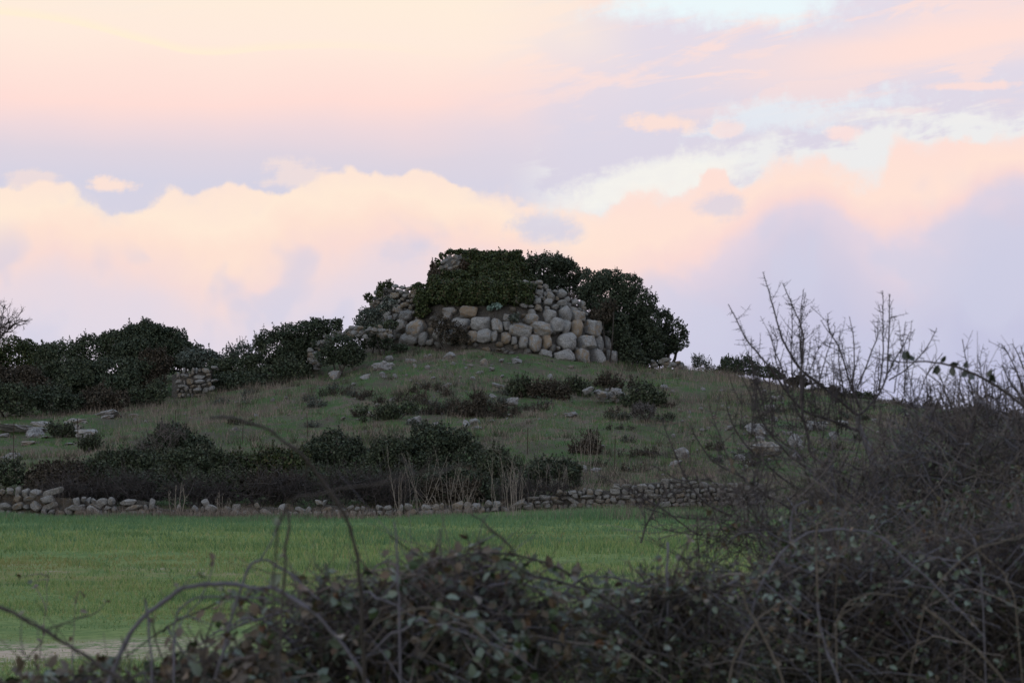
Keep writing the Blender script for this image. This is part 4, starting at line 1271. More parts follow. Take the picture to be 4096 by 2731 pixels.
# ------------------------------------------------------------------ fence posts
M_RUST = bark_mat('rusty_iron', (.022, .016, .013), (.06, .04, .032), 20)
posts = [(2108, 1820, 1710, .020, 'rusty iron post standing alone right of the hedge centre'), (2457, 1885, 1742, .018, 'thin iron post on the lower slope left of the thorn shrub'), (1230, 1765, 1650, .018, 'dark post behind the hedge left of the centre'),
         (968, 1775, 1682, .015, 'leaning thin post above the hedge'), (312, 1810, 1675, .018, 'dark post among the outcrops nearest the small shrub'), (52, 1850, 1690, .018, 'dark post near the left edge in front of the outcrops'),
         (2760, 1880, 1765, .015, 'thin post among the rocks seen through the thorn shrub'), (700, 1720, 1640, .015, 'slim post above the tallest hedge shrub')]
for (a, b, tp, r_, lb) in posts:
    q = hit(a, b, 82)
    H = (b - tp) * q[1] / F
    G = Geo()
    lean = rng.normal(0, .03)
    zs = np.linspace(-.2, H, 6)
    for s_ in (0, 1):      # angle iron: two flanges
        w = r_ * 1.6
        base = np.array([[0, 0], [w, 0], [w, .006], [0, .006]]) if s_ == 0 else np.array([[0, .006], [.006, .006], [.006, w], [0, w]])
        V = np.array([[x_ + lean * z_, y_, z_] for z_ in zs for x_, y_ in base])
        i_ = np.arange(5)[:, None] * 4
        j_ = np.arange(4)[None]
        G.add(V, np.stack([i_ + j_, i_ + (j_ + 1) % 4, i_ + 4 + (j_ + 1) % 4, i_ + 4 + j_], -1).reshape(-1, 4))
        G.add(V[-4:], np.array([[0, 1, 2, 3]]))
    tag(link('fence_post', G.mesh('fence_post', M_RUST), loc=tuple(q)), lb, 'post', 'iron fence posts across the slope')


# ------------------------------------------------------------------ dry stone walls
def dry_wall(label, stations, course, wmin, wmax, dep, limit=298, kinds=WALLS, name='dry_stone_wall', messy=.1, fill=True):
    """stations: (u, D, height) along the wall"""
    Us = np.array([s_[0] for s_ in stations], float)
    Ds = np.array([s_[1] for s_ in stations], float)
    Hs = np.array([s_[2] for s_ in stations], float)
    Xs = (Us - 2048) / F * Ds
    O = np.array([Xs.mean(), Ds.mean(), 0])
    O[2] = gz1(O[0], O[1])
    root = thing(name, O, label, 'wall')
    G = Geo()
    xf = np.linspace(Xs[0], Xs[-1], 60)
    yf = np.interp(xf, Xs, Ds) + dep * .6
    hf = np.clip(np.interp(xf, Xs, Hs) - course * .7, .05, None)
    zf = gz(xf, yf)
    prof = []
    for x_, y_, h_, z_ in zip(xf, yf, hf, zf):
        prof.append([[x_, y_ - dep * .5, z_ - .2], [x_, y_ - dep * .4, z_ + h_], [x_, y_ + dep * .6, z_ + h_], [x_, y_ + dep * .8, z_ - .2]])
    V = np.array(prof).reshape(-1, 3)
    V += sines(V, 77, 10, 3, 8)[:, None] * .03
    i_ = np.arange(59)[:, None] * 4
    j_ = np.arange(3)[None]
    G.add(V, np.stack([i_ + j_, i_ + j_ + 1, i_ + j_ + 5, i_ + j_ + 4], -1).reshape(-1, 4))
    if fill:
        link('rubble_fill', G.mesh('rubble_fill', M_FILL, O), root)
    cnt = 0
    zrow = 0.
    hmax = Hs.max()
    rest = Geo()
    while zrow < hmax + .02:
        ch = course * rng.uniform(.85, 1.2)
        x_ = Xs[0] + rng.uniform(0, wmax * .5)
        while x_ < Xs[-1]:
            w = rng.uniform(wmin, wmax)
            w *= rng.choice([.5, .75, 1.0, 1.45], p=[.22, .28, .34, .16])
            xm = x_ + w / 2
            hh = np.interp(xm, Xs, Hs)
            if zrow + ch * .45 < hh + rng.normal(0, course * .25) and rng.uniform() > messy * (zrow / max(hh, .1)):
                y_ = np.interp(xm, Xs, Ds) + rng.normal(0, .035) + .10 * zrow
                hz = ch * rng.uniform(.6, 1.3)
                z_ = gz1(xm, y_) + zrow + ch * .5 + rng.normal(0, ch * .12) - .03
                args = ((xm, y_ + dep * .12, z_), w * .56, dep * rng.uniform(.4, .6), hz * .56)
                if cnt < limit:
                    put_stone(kinds, root, O, *args, 0, .16 + messy * .4)
                cnt += 1
            x_ += w * rng.uniform(.9, 1.08)
        zrow += ch * .88
    return root


dry_wall('neat dry stone wall of small blocks edging the meadow on the right',
         [(2062, 83.0, .22), (2110, 83.0, .40), (2180, 83.1, .50), (2300, 83.2, .66), (2450, 83.3, .68), (2530, 83.4, .84), (2640, 83.5, .94), (2720, 83.6, .90), (2900, 83.8, .76), (3060, 84, .72)], .185, .17, .42, .4, messy=.08)
dry_wall('tall rough dry stone wall of big stones at the left edge of the meadow', [(-160, 81.3, .95), (60, 81.3, .86), (140, 81.3, .92), (210, 81.3, .80), (330, 81.3, .72), (350, 81.3, .2)], .27, .22, .58, .5, messy=.3)
dry_wall('tumbled low field wall under the left hedge', [(330, 81.5, .55), (400, 81.5, .62), (470, 81.4, .5), (540, 81.3, .68), (590, 81.3, .62), (640, 81.4, .42), (800, 81.5, .36), (820, 81.5, .55), (860, 81.5, .35), (1000, 81.6, .38), (1160, 81.6, .35)],
         .21, .18, .46, .45, messy=.45)
dry_wall('low stretch of field wall behind the pale stalks', [(1160, 81.6, .36), (1240, 81.6, .34), (1300, 81.6, .52), (1400, 81.8, .36), (1600, 82, .34), (1750, 82.2, .42), (1900, 82.4, .30), (2060, 82.8, .26)], .19, .17, .40, .4, messy=.4)
dwd = on_slope(750, 1590)
dry_wall('square stub of dry stone wall among the left thicket', [(690, dwd, 1.30), (760, dwd, 1.32), (800, dwd, 1.42), (842, dwd, 1.38)], .27, .24, .50, .6, kinds=RUBB, messy=.06)


def heap(label, pts, D, n, s0, s1, kinds, cat='stones', name='stone_heap', spread=16):
    line = np.array(pts, float)
    O = px(line[:, 0].mean(), line[:, 1].mean(), D)
    O[2] = gz1(O[0], O[1])
    root = thing(name, O, label, cat)
    for k in range(n):
        i = int(rng.integers(len(line) - 1))
        s_ = rng.uniform()
        a, b = line[i] * (1 - s_) + line[i + 1] * s_ + rng.normal(0, spread, 2) * np.array([1, .8])
        q = px(a, b, D + rng.normal(0, .15))
        g = gz1(q[0], q[1])
        q[2] = max(q[2], g + .03)
        r_ = rng.uniform(s0, s1) * D / F * .5
        put_stone(kinds, root, O, q, r_ * rng.uniform(.9, 1.3), r_, r_ * rng.uniform(.55, .8), rng.uniform(0, 3), .3)
    return root


# tumbled wall running up to the tower: a rubble bank with stones on it
G = Geo()
tw = np.array([px(a, b, 122.3) for a, b in ((1245, 1405), (1300, 1372), (1350, 1345), (1420, 1325), (1500, 1318), (1560, 1330))])
prof = []
for q in smooth_line(tw, 24):
    g = gz1(q[0], q[1])
    prof.append([[q[0], q[1] - .9, g - .2], [q[0], q[1] - .15, max(q[2] - .1, g)], [q[0], q[1] + .5, max(q[2] - .12, g)], [q[0], q[1] + 1.2, g - .2]])
V = np.array(prof).reshape(-1, 3)
i_ = np.arange(23)[:, None] * 4
j_ = np.arange(3)[None]
hp = heap('tumbled wall of small pale stones running up to the tower from the left', [(1250, 1402), (1300, 1372), (1350, 1345), (1420, 1328), (1500, 1325), (1555, 1335)], 122.2, 150, 20, 33, RUBB, 'wall', 'tumbled_wall', 12)
O = np.array(hp.location)
G.add(V, np.stack([i_ + j_, i_ + j_ + 1, i_ + j_ + 5, i_ + j_ + 4], -1).reshape(-1, 4))
for k in range(14):
    a, b = 1258 + rng.normal(0, 12), rng.uniform(1400, 1475)
    q = px(a, b, 121.6)
    q[2] = max(q[2], gz1(q[0], q[1]))
    put_stone(RUBB, hp, O, q, .22, .2, .15, rng.uniform(0, 3), .3)
heap('scatter of small stones under the lowest evergreen tree', [(2625, 1450), (2680, 1455), (2725, 1468)], 129.5, 26, 22, 40, RUBB, 'stones', 'stone_heap', 10)
D = on_slope(2440, 1612)
heap('heap of fallen blocks on the slope below the tower', [(2375, 1575), (2420, 1590), (2470, 1580), (2490, 1592)], D, 26, 28, 56, ROCKS, 'stones', 'stone_heap', 12)


# ------------------------------------------------------------------ rocks lying on the slope
def rock(a, b, w, h_, label, group, kinds=ROCKS, name='rock', cat='rock', sink=.36):
    q = hit(a, b + h_ * .4, 82)
    k = q[1] / F
    o = link(name, kinds[int(rng.integers(len(kinds)))], None, (q[0], q[1], q[2] + h_ * k * (.5 - sink)), (rng.normal(0, .15), rng.normal(0, .15), rng.uniform(0, 6.28)),
             (w * k * .55, max(w, h_) * k * .5, h_ * k * .62))
    return tag(o, label, cat, group)


OUT = [(70, 1705, 170, 34, 'widest flat limestone outcrop at the left edge of the slope'), (180, 1693, 90, 26, 'flat outcrop just right of the widest one'), (130, 1728, 80, 34, 'pale outcrop in front of the widest one'),
       (350, 1718, 110, 46, 'rounded pale outcrop right of the small round shrub'), (300, 1705, 50, 24, 'small outcrop behind the rounded pale one'), (440, 1648, 110, 30, 'long outcrop at the foot of the thicket'),
       (420, 1662, 60, 18, 'thin outcrop in front of the long one'), (280, 1680, 80, 24, 'low outcrop between the flat and the long ones'), (120, 1765, 70, 24, 'broken outcrop low on the left slope'), (30, 1820, 60, 26, 'tan outcrop above the left end of the hedge'),
       (280, 1772, 50, 14, 'thin ledge below the small round shrub'), (15, 1735, 60, 22, 'outcrop cut by the left edge'), (530, 1655, 40, 14, 'small pale ledge at the right end of the outcrops'), (175, 1745, 50, 14, 'narrow ledge below the pale outcrop')]
for (a, b, w, h_, lb) in OUT:
    rock(a, b, w * 1.15, h_ * 1.1, lb, 'limestone outcrops on the left slope', CRAGS, 'limestone_outcrop', 'outcrop', .46)
BIGR = [(1535, 1462, 62, 32, 'tilted pale slab on the grass left of the tower foot'), (1336, 1497, 50, 34, 'rounded pale rock below the round dark shrub'), (1750, 1388, 34, 24, 'pale block just below the boulder wall'),
        (2021, 1396, 30, 28, 'white block standing below the tower front'), (1712, 1468, 24, 16, 'small white rock on the grass below the tower'), (1705, 1425, 26, 14, 'low white rock near the tower foot'),
        (1720, 1420, 20, 16, 'small upright white rock near the tower foot'), (1800, 1420, 50, 22, 'brownish slab lying below the middle of the tower'), (1935, 1445, 40, 30, 'grey block on the grass below the tower front'),
        (2070, 1440, 44, 18, 'flat pale rock below the boulder wall'), (1560, 1430, 40, 22, 'brown slab above the tilted pale slab'), (1640, 1440, 44, 18, 'flat tan rock right of the tilted pale slab'),
        (2202, 1505, 24, 24, 'cream block above the brownish shrub'), (1973, 1580, 36, 16, 'flat pale rock beside the bushy dark shrub'), (2044, 1598, 70, 38, 'large tan rock in the middle of the slope'),
        (2552, 1557, 32, 24, 'rounded tan rock in front of the large dark shrub'), (1663, 1676, 64, 32, 'broad pale rock above the hedge centre'), (1479, 1656, 44, 18, 'flat pale rock on the left middle slope'),
        (1742, 1690, 30, 20, 'small tan rock right of the broad pale rock'), (1868, 1692, 46, 34, 'pale block above the highest hedge shrub'), (1904, 1682, 42, 28, 'light rock touching the pale block'),
        (1897, 1710, 36, 16, 'flat rock in front of the pale block'), (1970, 1680, 24, 16, 'little grey rock right of the pale block'), (2284, 1653, 60, 22, 'brownish slab sunk in the grass'), (2332, 1872, 34, 34, 'pale rock at the right end of the hedge'),
        (2385, 1876, 44, 16, 'flat stones right of the hedge end'), (3033, 1718, 100, 44, 'large white outcrop seen through the thorn shrub'), (3180, 1757, 50, 42, 'white block right of the large white outcrop'),
        (3071, 1796, 100, 40, 'broad white outcrop below the large one'), (2727, 1808, 56, 34, 'pale outcrop left of the thorn shrub'), (2960, 1830, 40, 18, 'small pale rock below the broad white outcrop'), (3077, 1628, 40, 22, 'white rock high on the right brow'),
        (3260, 1700, 70, 26, 'pinkish outcrop behind the forked stems'), (3370, 1690, 60, 22, 'pale ledge behind the forked stems'), (3100, 1590, 30, 16, 'small white rock on the right brow'), (3020, 1588, 26, 14, 'tiny white rock on the right brow'),
        (2700, 1850, 50, 16, 'flat pinkish rock left of the thorn shrub'), (3000, 1850, 40, 14, 'flat pale rock behind the thorn stems'), (3330, 1740, 40, 20, 'pale rock low on the right slope'), (1460, 1508, 46, 16, 'pinkish ledge on the left upper slope'),
        (1990, 1538, 60, 12, 'thin pale ledge above the bushy dark shrub'), (1570, 1595, 34, 18, 'grey rock among the dried clumps')]
for (a, b, w, h_, lb) in BIGR:
    rock(a, b, w * 1.2, h_ * (1.6 if a > 2650 else 1.3), lb, 'rocks lying on the slope', ROCKS if w < 60 else CRAGS, sink=.24 if a > 2650 else .33)
for i in range(285):
    for _ in range(50):
        a, b = rng.uniform(400, 3700), rng.uniform(1400, 1950)
        if i < 60:
            a, b = rng.normal(1800, 260), rng.normal(1480, 60)
        elif i < 140:
            a, b = rng.normal(3050, 200), rng.normal(1720, 90)
        vmin = np.interp(a, [0, 700, 1300, 2000, 2500, 3000, 3300, 3700], [1690, 1620, 1500, 1410, 1490, 1530, 1600, 1660])
        vmax = np.interp(a, [0, 1200, 2300, 2500, 3700], [1760, 1720, 1780, 1900, 1900])
        if vmin < b < vmax:
            break
    w = rng.choice([rng.uniform(8, 14), rng.uniform(14, 28)], p=[.65, .35])
    w = w * (1.35 if a > 2650 else 1)
    if a > 2650:
        lb = 'small pale stone in the grass of the right slope behind the thorn shrub'
    elif b < 1500:
        lb = 'small pale stone in the turf just below the tower'
    elif a < 1300:
        lb = 'small pale stone on the left slope between outcrops and thicket'
    elif b < 1640:
        lb = 'small pale stone among the scrub in the middle of the slope'
    else:
        lb = 'small pale stone low on the slope above the hedge'
    rock(a, b, w, w * rng.uniform(.45, .8), lb, 'small stones in the grass of the slope', ROCKS, 'small_rock', 'rock', .16)

# ------------------------------------------------------------------ foreground: thorn shrubs, brambles, canes
def bleaf(G, C, A, Nn, size, mi=0):
    """broad pointed leaf folded along the midrib; A = leaf axis, Nn = rough normal"""
    n = len(C)
    a = unit(A)
    b = unit(np.cross(a, Nn))
    c = unit(np.cross(b, a))
    s_ = size[:, None]
    curl = (rng.normal(0, .14, n) - .06)[:, None]

    def at(l_, w_, f_):
        return C + a * s_ * l_ + b * s_ * w_ + c * s_ * (f_ + curl * l_ * l_)
    V = np.stack([at(0, 0, 0), at(.32, .33, .10), at(.70, .27, .09), at(1, 0, 0), at(.70, -.27, .09), at(.32, -.33, .10), at(.32, 0, 0), at(.70, 0, 0)], 1).reshape(-1, 3)
    k = np.arange(n)[:, None] * 8
    T = np.array([[0, 6, 1], [2, 7, 3], [3, 7, 4], [0, 5, 6]])
    Q = np.array([[1, 6, 7, 2], [4, 7, 6, 5]])
    G.add(V, (k[:, :, None] + T[None]).reshape(-1, 3), mi)
    # keep quads in the same index space
    G.F.setdefault(4, []).append((k[:, :, None] + Q[None]).reshape(-1, 4) + G.n - len(V))
    G.M.setdefault(4, []).append(np.full(2 * n, mi))


def one_leaf(name, seed, mat):
    G = Geo()
    bleaf(G, np.zeros((1, 3)), np.array([[0, 1., 0]]), np.array([[0, 0, 1.]]), np.array([1.]))
    return G.mesh(name, mat, smooth=True)


def solid_leaf(name, c0, c1, back):
    m_, t, p = new_mat(name)
    oi = t.n.new('ShaderNodeObjectInfo')
    g = t.n.new('ShaderNodeNewGeometry')
    c = t.mix(oi.outputs['Random'], c0, c1)
    t.put(p.inputs['Base Color'], t.mix(g.outputs['Backfacing'], c, t.mix(.6, c, back)))
    p.inputs['Roughness'].default_value = .45
    p.inputs['Specular IOR Level'].default_value = .4
    return m_


ML_G = solid_leaf('bramble_leaf_green', (.028, .048, .022), (.075, .105, .052), (.115, .14, .12))
ML_B = solid_leaf('bramble_leaf_withered', (.045, .030, .020), (.10, .055, .03), (.09, .075, .055))
ML_D = solid_leaf('bramble_leaf_backlit', (.012, .018, .009), (.022, .030, .014), (.03, .036, .028))  # green leaf copy, backlit shade against the sky put into its colour
LEAVES = [one_leaf('leaf', i, ML_G) for i in range(4)] + [one_leaf('leaf', 9 + i, ML_B) for i in range(2)] + [one_leaf('leaf', 12, ML_D)]


def leaf_obj(parent, O, C, A, Nn, s_, brown):
    a = Vector(A).normalized()
    b = a.cross(Vector(Nn)).normalized()
    c = b.cross(a).normalized()
    M = Matrix((b, a, c)).transposed().to_4x4()
    o = link('leaf', LEAVES[6 if brown is None else int(rng.integers(4, 6) if brown else rng.integers(4))], parent)
    o.matrix_basis = Matrix.Translation(Vector(C) - Vector(O)) @ M @ Matrix.Scale(float(s_), 4)
    return o


def px_line(pts, D, n=None, wob=.004):
    """photo pixels -> smooth 3-D line; D may vary along it"""
    P_ = np.array(pts, float)
    Dd = np.linspace(D[0], D[1], len(P_)) if isinstance(D, (tuple, list)) else np.full(len(P_), float(D))
    Q = np.array([px(a, b, d) for (a, b), d in zip(P_[:, :2], Dd)])
    n = n or max(8, 5 * len(Q))
    q = smooth_line(Q, n)
    w = rng.normal(size=q.shape) * wob * np.array([.6, 1.5, .6])
    w[1:-1] = (w[:-2] + w[1:-1] + w[2:]) / 3
    return q + w


def thorns(G, q, r, every, L, mi=0):
    seg = np.linalg.norm(np.diff(q, axis=0), axis=1)
    tot = seg.sum()
    k = int(tot / every)
    cs = np.concatenate([[0], np.cumsum(seg)])
    for s_ in (rng.uniform(0, tot, k) if k else []):
        i = min(int(np.searchsorted(cs, s_)) - 1, len(q) - 2)
        i = max(i, 0)
        f = (s_ - cs[i]) / max(seg[i], 1e-6)
        p_ = q[i] * (1 - f) + q[i + 1] * f
        tg = unit(q[i + 1] - q[i])
        d = unit(np.cross(tg, rng.normal(size=3)) + tg * .25)
        l_ = L * rng.uniform(.5, 1.5)
        G.tube(np.stack([p_, p_ + d * l_]), r, r * .12, 3, mi)


def to_ground(q, at_end, drop_to=None):
    """carry a cane on from its low end down to its root on the ground"""
    e = q[-1] if at_end else q[0]
    d = unit(e - (q[-4] if at_end else q[3]))
    z0 = gz1(e[0], e[1])
    mid = e + d * .3
    mid[2] = max(mid[2], z0 + .25) if d[2] > -.5 else e[2] * .5
    root_ = np.array([e[0] + d[0] * .25, e[1] + d[1] * .25 + rng.normal(0, .05), z0 - .05])
    ext = smooth_line([e, (e + mid) / 2, mid * .6 + root_ * .4, root_], 9)[1:]
    return np.vstack([q, ext]) if at_end else np.vstack([ext[::-1], q])


def cane_part(parent, O, pts, D, w0, w1, mat, root_end=None, th=.05, leaves=0, brown=.5, ls=.027, name='cane', G=None):
    q = px_line(pts, D)
    Dm = D if np.isscalar(D) else sum(D) / 2
    if root_end is not None:
        q = to_ground(q, root_end)
    own = G is None
    w0, w1 = w0 * (.8 if Dm < 5.7 else .62), w1 * (.72 if Dm < 5.7 else .55)
    G = G or Geo()
    k = Dm / F * .5
    rr = np.linspace(w0 * k, w1 * k, len(q)) * (1 + .11 * rng.normal(size=len(q)))
    G.tube(q, rr, 0, 7)
    if th:
        thorns(G, q, .0016, th, .007)
    for _ in range(int(len(q) / 9) if th else 0):
        i = int(rng.integers(2, len(q) - 2))
        if q[i][2] < 1.0:
            continue
        d = unit(unit(q[i + 1] - q[i]) * .6 + rng.normal(size=3) * .7 + np.array([0, 0, .3]))
        L = rng.uniform(.03, .11)
        e = q[i] + d * L
        sq = smooth_line([q[i], (q[i] + e) / 2 + rng.normal(size=3) * .008, e + rng.normal(size=3) * .012], 6)
        G.tube(sq, .0018, .0009, 4)
        if leaves:
            for _j in range(2):
                leaf_obj(parent, O, sq[-1], d + rng.normal(size=3) * .7 + np.array([0, 0, -.5]), rng.normal(size=3) + np.array([0, -.6, .6]), ls * rng.uniform(.5, 1.0), rng.uniform() < brown)
    if own:
        link(name, G.mesh(name, mat, O, True), parent)
    for _ in range(leaves):
        i = int(rng.integers(1, len(q) - 1))
        if q[i][2] < .9:
            continue
        d = unit(rng.normal(size=3) + np.array([0, 0, -.3]))
        leaf_obj(parent, O, q[i] + d * .012, d, rng.normal(size=3) + np.array([0, -.6, .8]), ls * rng.uniform(.6, 1.3), rng.uniform() < brown)
    return q


def cane_thing(label, pts, D, w0, w1, mat, root_end, **kw):
    q0 = px(pts[0 if root_end is False else -1][0], pts[0 if root_end is False else -1][1], (D if np.isscalar(D) else (D[0] if root_end is False else D[1])))
    O = np.array([q0[0], q0[1], gz1(q0[0], q0[1])])
    r_ = thing('bramble_cane', O, label, 'bramble cane', 'single bramble canes arching in the foreground')
    cane_part(r_, O, pts, D, w0, w1, mat, root_end, **kw)
    return r_


def bramble(label, blobs, D, ncane, nfill, lsize=.042, brown=.3, seed=0, solo=70, hand=(), twigs=0, canelen=.5, deep=1.3, tw_mat=None, group='bramble bushes of the foreground hedge', fat=.0035):
    global rng
    cs = [px(b[0], b[1], D + (b[4] if len(b) > 4 else 0)) for b in blobs]
    k = D / F
    Rs = [np.array([b[2] * k, .5 * (b[2] + b[3]) * k * deep, b[3] * k]) for b in blobs]
    ws = np.array([b[2] * b[3] for b in blobs], float)
    ws /= ws.sum()
    O = np.mean(cs, 0)
    O[2] = gz1(O[0], O[1])
    root = thing('bramble_bush', O, label, 'bramble bush', group)
    Gt = Geo()
    LC, LA, LN = [], [], []
    lines = []
    for _ in range(ncane):
        b = int(rng.choice(len(blobs), p=ws))
        c, R = cs[b], Rs[b]
        st = c + R * np.array([rng.uniform(-.9, .9), rng.uniform(-.8, .8), rng.uniform(-1.0, .3)])
        side = rng.choice([-1, 1])
        L = canelen * rng.uniform(.5, 1.4)
        ap = st + np.array([side * L * rng.uniform(.2, .5), rng.normal(0, .12), L * rng.uniform(.15, .55)])
        top = c[2] + R[2] * (1.05 - .3 * abs(ap[0] - c[0]) / R[0])
        ap[2] = min(ap[2], top)
        en = ap + np.array([side * L * rng.uniform(.25, .5), rng.normal(0, .1), -L * rng.uniform(.05, .4)])
        q = smooth_line([st, st * .4 + ap * .6 + np.array([0, 0, L * .08]), ap, en], 11)
        q += rng.normal(size=q.shape) * .004
        lines.append(q)
        Gt.tube(q, fat * rng.uniform(.5, 1.5), fat * .4, 5, 0 if rng.uniform() < .55 else (1 if rng.uniform() < .6 else 2))
        for i in range(1, 11):
            if rng.uniform() < .85:
                # a stalk with three to five leaflets
                d = unit(np.array([rng.normal(0, .8), rng.normal(-.1, .7), rng.normal(.15, .6)]))
                pl = rng.uniform(.02, .06)
                e = q[i] + d * pl
                Gt.tube(np.stack([q[i], e]), .0012, .0008, 3, 2)
                for _k in range(int(rng.integers(2, 5))):
                    LC.append(e)
                    LA.append(unit(d + rng.normal(size=3) * .8 + np.array([0, 0, -.35])))
                    LN.append(rng.normal(size=3) * .7 + np.array([0, -.5, .9]))
    for _ in range(nfill):
        b = int(rng.choice(len(blobs), p=ws))
        d = unit(rng.normal(size=3)) * rng.uniform(0, 1) ** .45
        LC.append(cs[b] + d * Rs[b])
        LA.append(rng.normal(size=3) + np.array([0, 0, -.3]))
        LN.append(rng.normal(size=3) * .7 + np.array([0, -.5, .9]))
    for _ in range(twigs):
        b = int(rng.choice(len(blobs), p=ws))
        d = unit(rng.normal(size=3)) * rng.uniform(0, 1) ** .4
        p_ = cs[b] + d * Rs[b]
        a = unit(np.array([rng.normal(0, 1), rng.normal(0, .7), rng.normal(.25, .75)]))
        L = rng.uniform(.08, .32)
        bend = rng.normal(size=3) * L * .25
        s_ = np.linspace(0, 1, 5)[:, None]
        q = p_ + a * L * (s_ - .5) + bend * s_ * s_
        Gt.tube(q, rng.uniform(.0010, .0024), .0007, 3, int(rng.choice([0, 1, 2, 2, 3])))
    LC, LA, LN = np.array(LC), np.array(LA), np.array(LN)
    if len(LC):
        sz = lsize * rng.uniform(.5, 1.35, len(LC))
        isb = rng.uniform(0, 1, len(LC)) < brown
        U = (LC[:, 0] / LC[:, 1]) * F + 2048
        inside = (U > 0) & (U < 4096) & (LC[:, 2] > CAMZ - .092 * LC[:, 1])
        rank = np.where(inside, LC[:, 1] - sz * 4, 99)
        first = np.argsort(rank)[:solo]
        for i in first:
            leaf_obj(root, O, LC[i], LA[i], LN[i], sz[i], isb[i])
        rest = np.setdiff1d(np.arange(len(LC)), first)
        Gl = Geo()
        for flag, mi in ((False, 0), (True, 1)):
            s_ = rest[isb[rest] == flag]
            if len(s_):
                bleaf(Gl, LC[s_], LA[s_], LN[s_], sz[s_], mi)
        tag(link('foliage', Gl.mesh('foliage', [M_BRGREEN, M_BRBROWN], O), root), None, None, None, 'stuff')
    tag(link('twigs', Gt.mesh('twigs', [M_CANE, M_DARKC, M_TWIG, M_TANC], O, True), root), None, None, None, 'stuff')
    # rooted canes that carry the bush
    for s_ in range(5):
        b = s_ % len(cs)
        bx = np.array([cs[b][0] + rng.normal(0, .12), cs[b][1] + rng.normal(0, .1), 0.])
        bx[2] = gz1(bx[0], bx[1]) - .05
        e = cs[b] + Rs[b] * rng.uniform(-.5, .5, 3)
        G = Geo()
        G.tube(smooth_line([bx, bx * .5 + e * .5 + rng.normal(size=3) * .08, e], 10), .006, .004, 6)
        link('cane', G.mesh('cane', M_DARKC, O, True), root)
    for hd in hand:
        cane_part(root, O, *hd[0], **hd[1])
    return root


# ---- thorn shrub right of centre
def z6(x, y):
    return (2600 + x / 1.572, 1050 + y / 1.572)


def thorn_branch(root, O, pts, D, w0, w1, side_every=.05, side_len=.16, mat=None, spur=.022, upb=.5, name='branch'):
    q = px_line([z6(*p_) for p_ in pts], D, wob=.003)
    k = (D if np.isscalar(D) else sum(D) / 2) / F * .5
    G = Geo()
    rr = np.linspace(w0 * k, w1 * k, len(q))
    G.tube(q, rr, 0, 6)
    thorns(G, q, .0019, spur, .034)
    thorns(G, q, .0020, .03, .009)
    seg = np.linalg.norm(np.diff(q, axis=0), axis=1)
    tot = seg.sum()
    cs_ = np.concatenate([[0], np.cumsum(seg)])
    for s_ in rng.uniform(.05 * tot, .93 * tot, int(tot / side_every)):
        i = max(0, min(int(np.searchsorted(cs_, s_)) - 1, len(q) - 2))
        tg = unit(q[i + 1] - q[i])
        longer = rng.uniform() < .42
        d = unit(np.cross(tg, rng.normal(size=3)) + tg * rng.uniform(.1, .7 if not longer else 1.1) + np.array([0, 0, upb * (1.4 if longer else .3)]))
        L = (side_len * rng.uniform(.7, 2.0) if longer else rng.uniform(.03, .085)) * (1 - .55 * s_ / tot)
        e = q[i] + d * L + rng.normal(size=3) * L * .04
        sq = smooth_line([q[i], (q[i] + e) / 2 + rng.normal(size=3) * L * .025, e], 6)
        r_ = max(.0014, rr[i] * .42)
        G.tube(sq, r_, .0008, 4)
        thorns(G, sq, .0014, .018, .016)
        if L > .1:
            for _k in range(2):
                j = int(rng.integers(1, 4))
                e2 = sq[j] + unit(d + rng.normal(size=3) * .7 + np.array([0, 0, upb * .5])) * L * .4
                G.tube(np.stack([sq[j], (sq[j] + e2) / 2, e2]), r_ * .6, .0007, 3)
    link(name, G.mesh(name, mat or M_THORN, O, True), root)


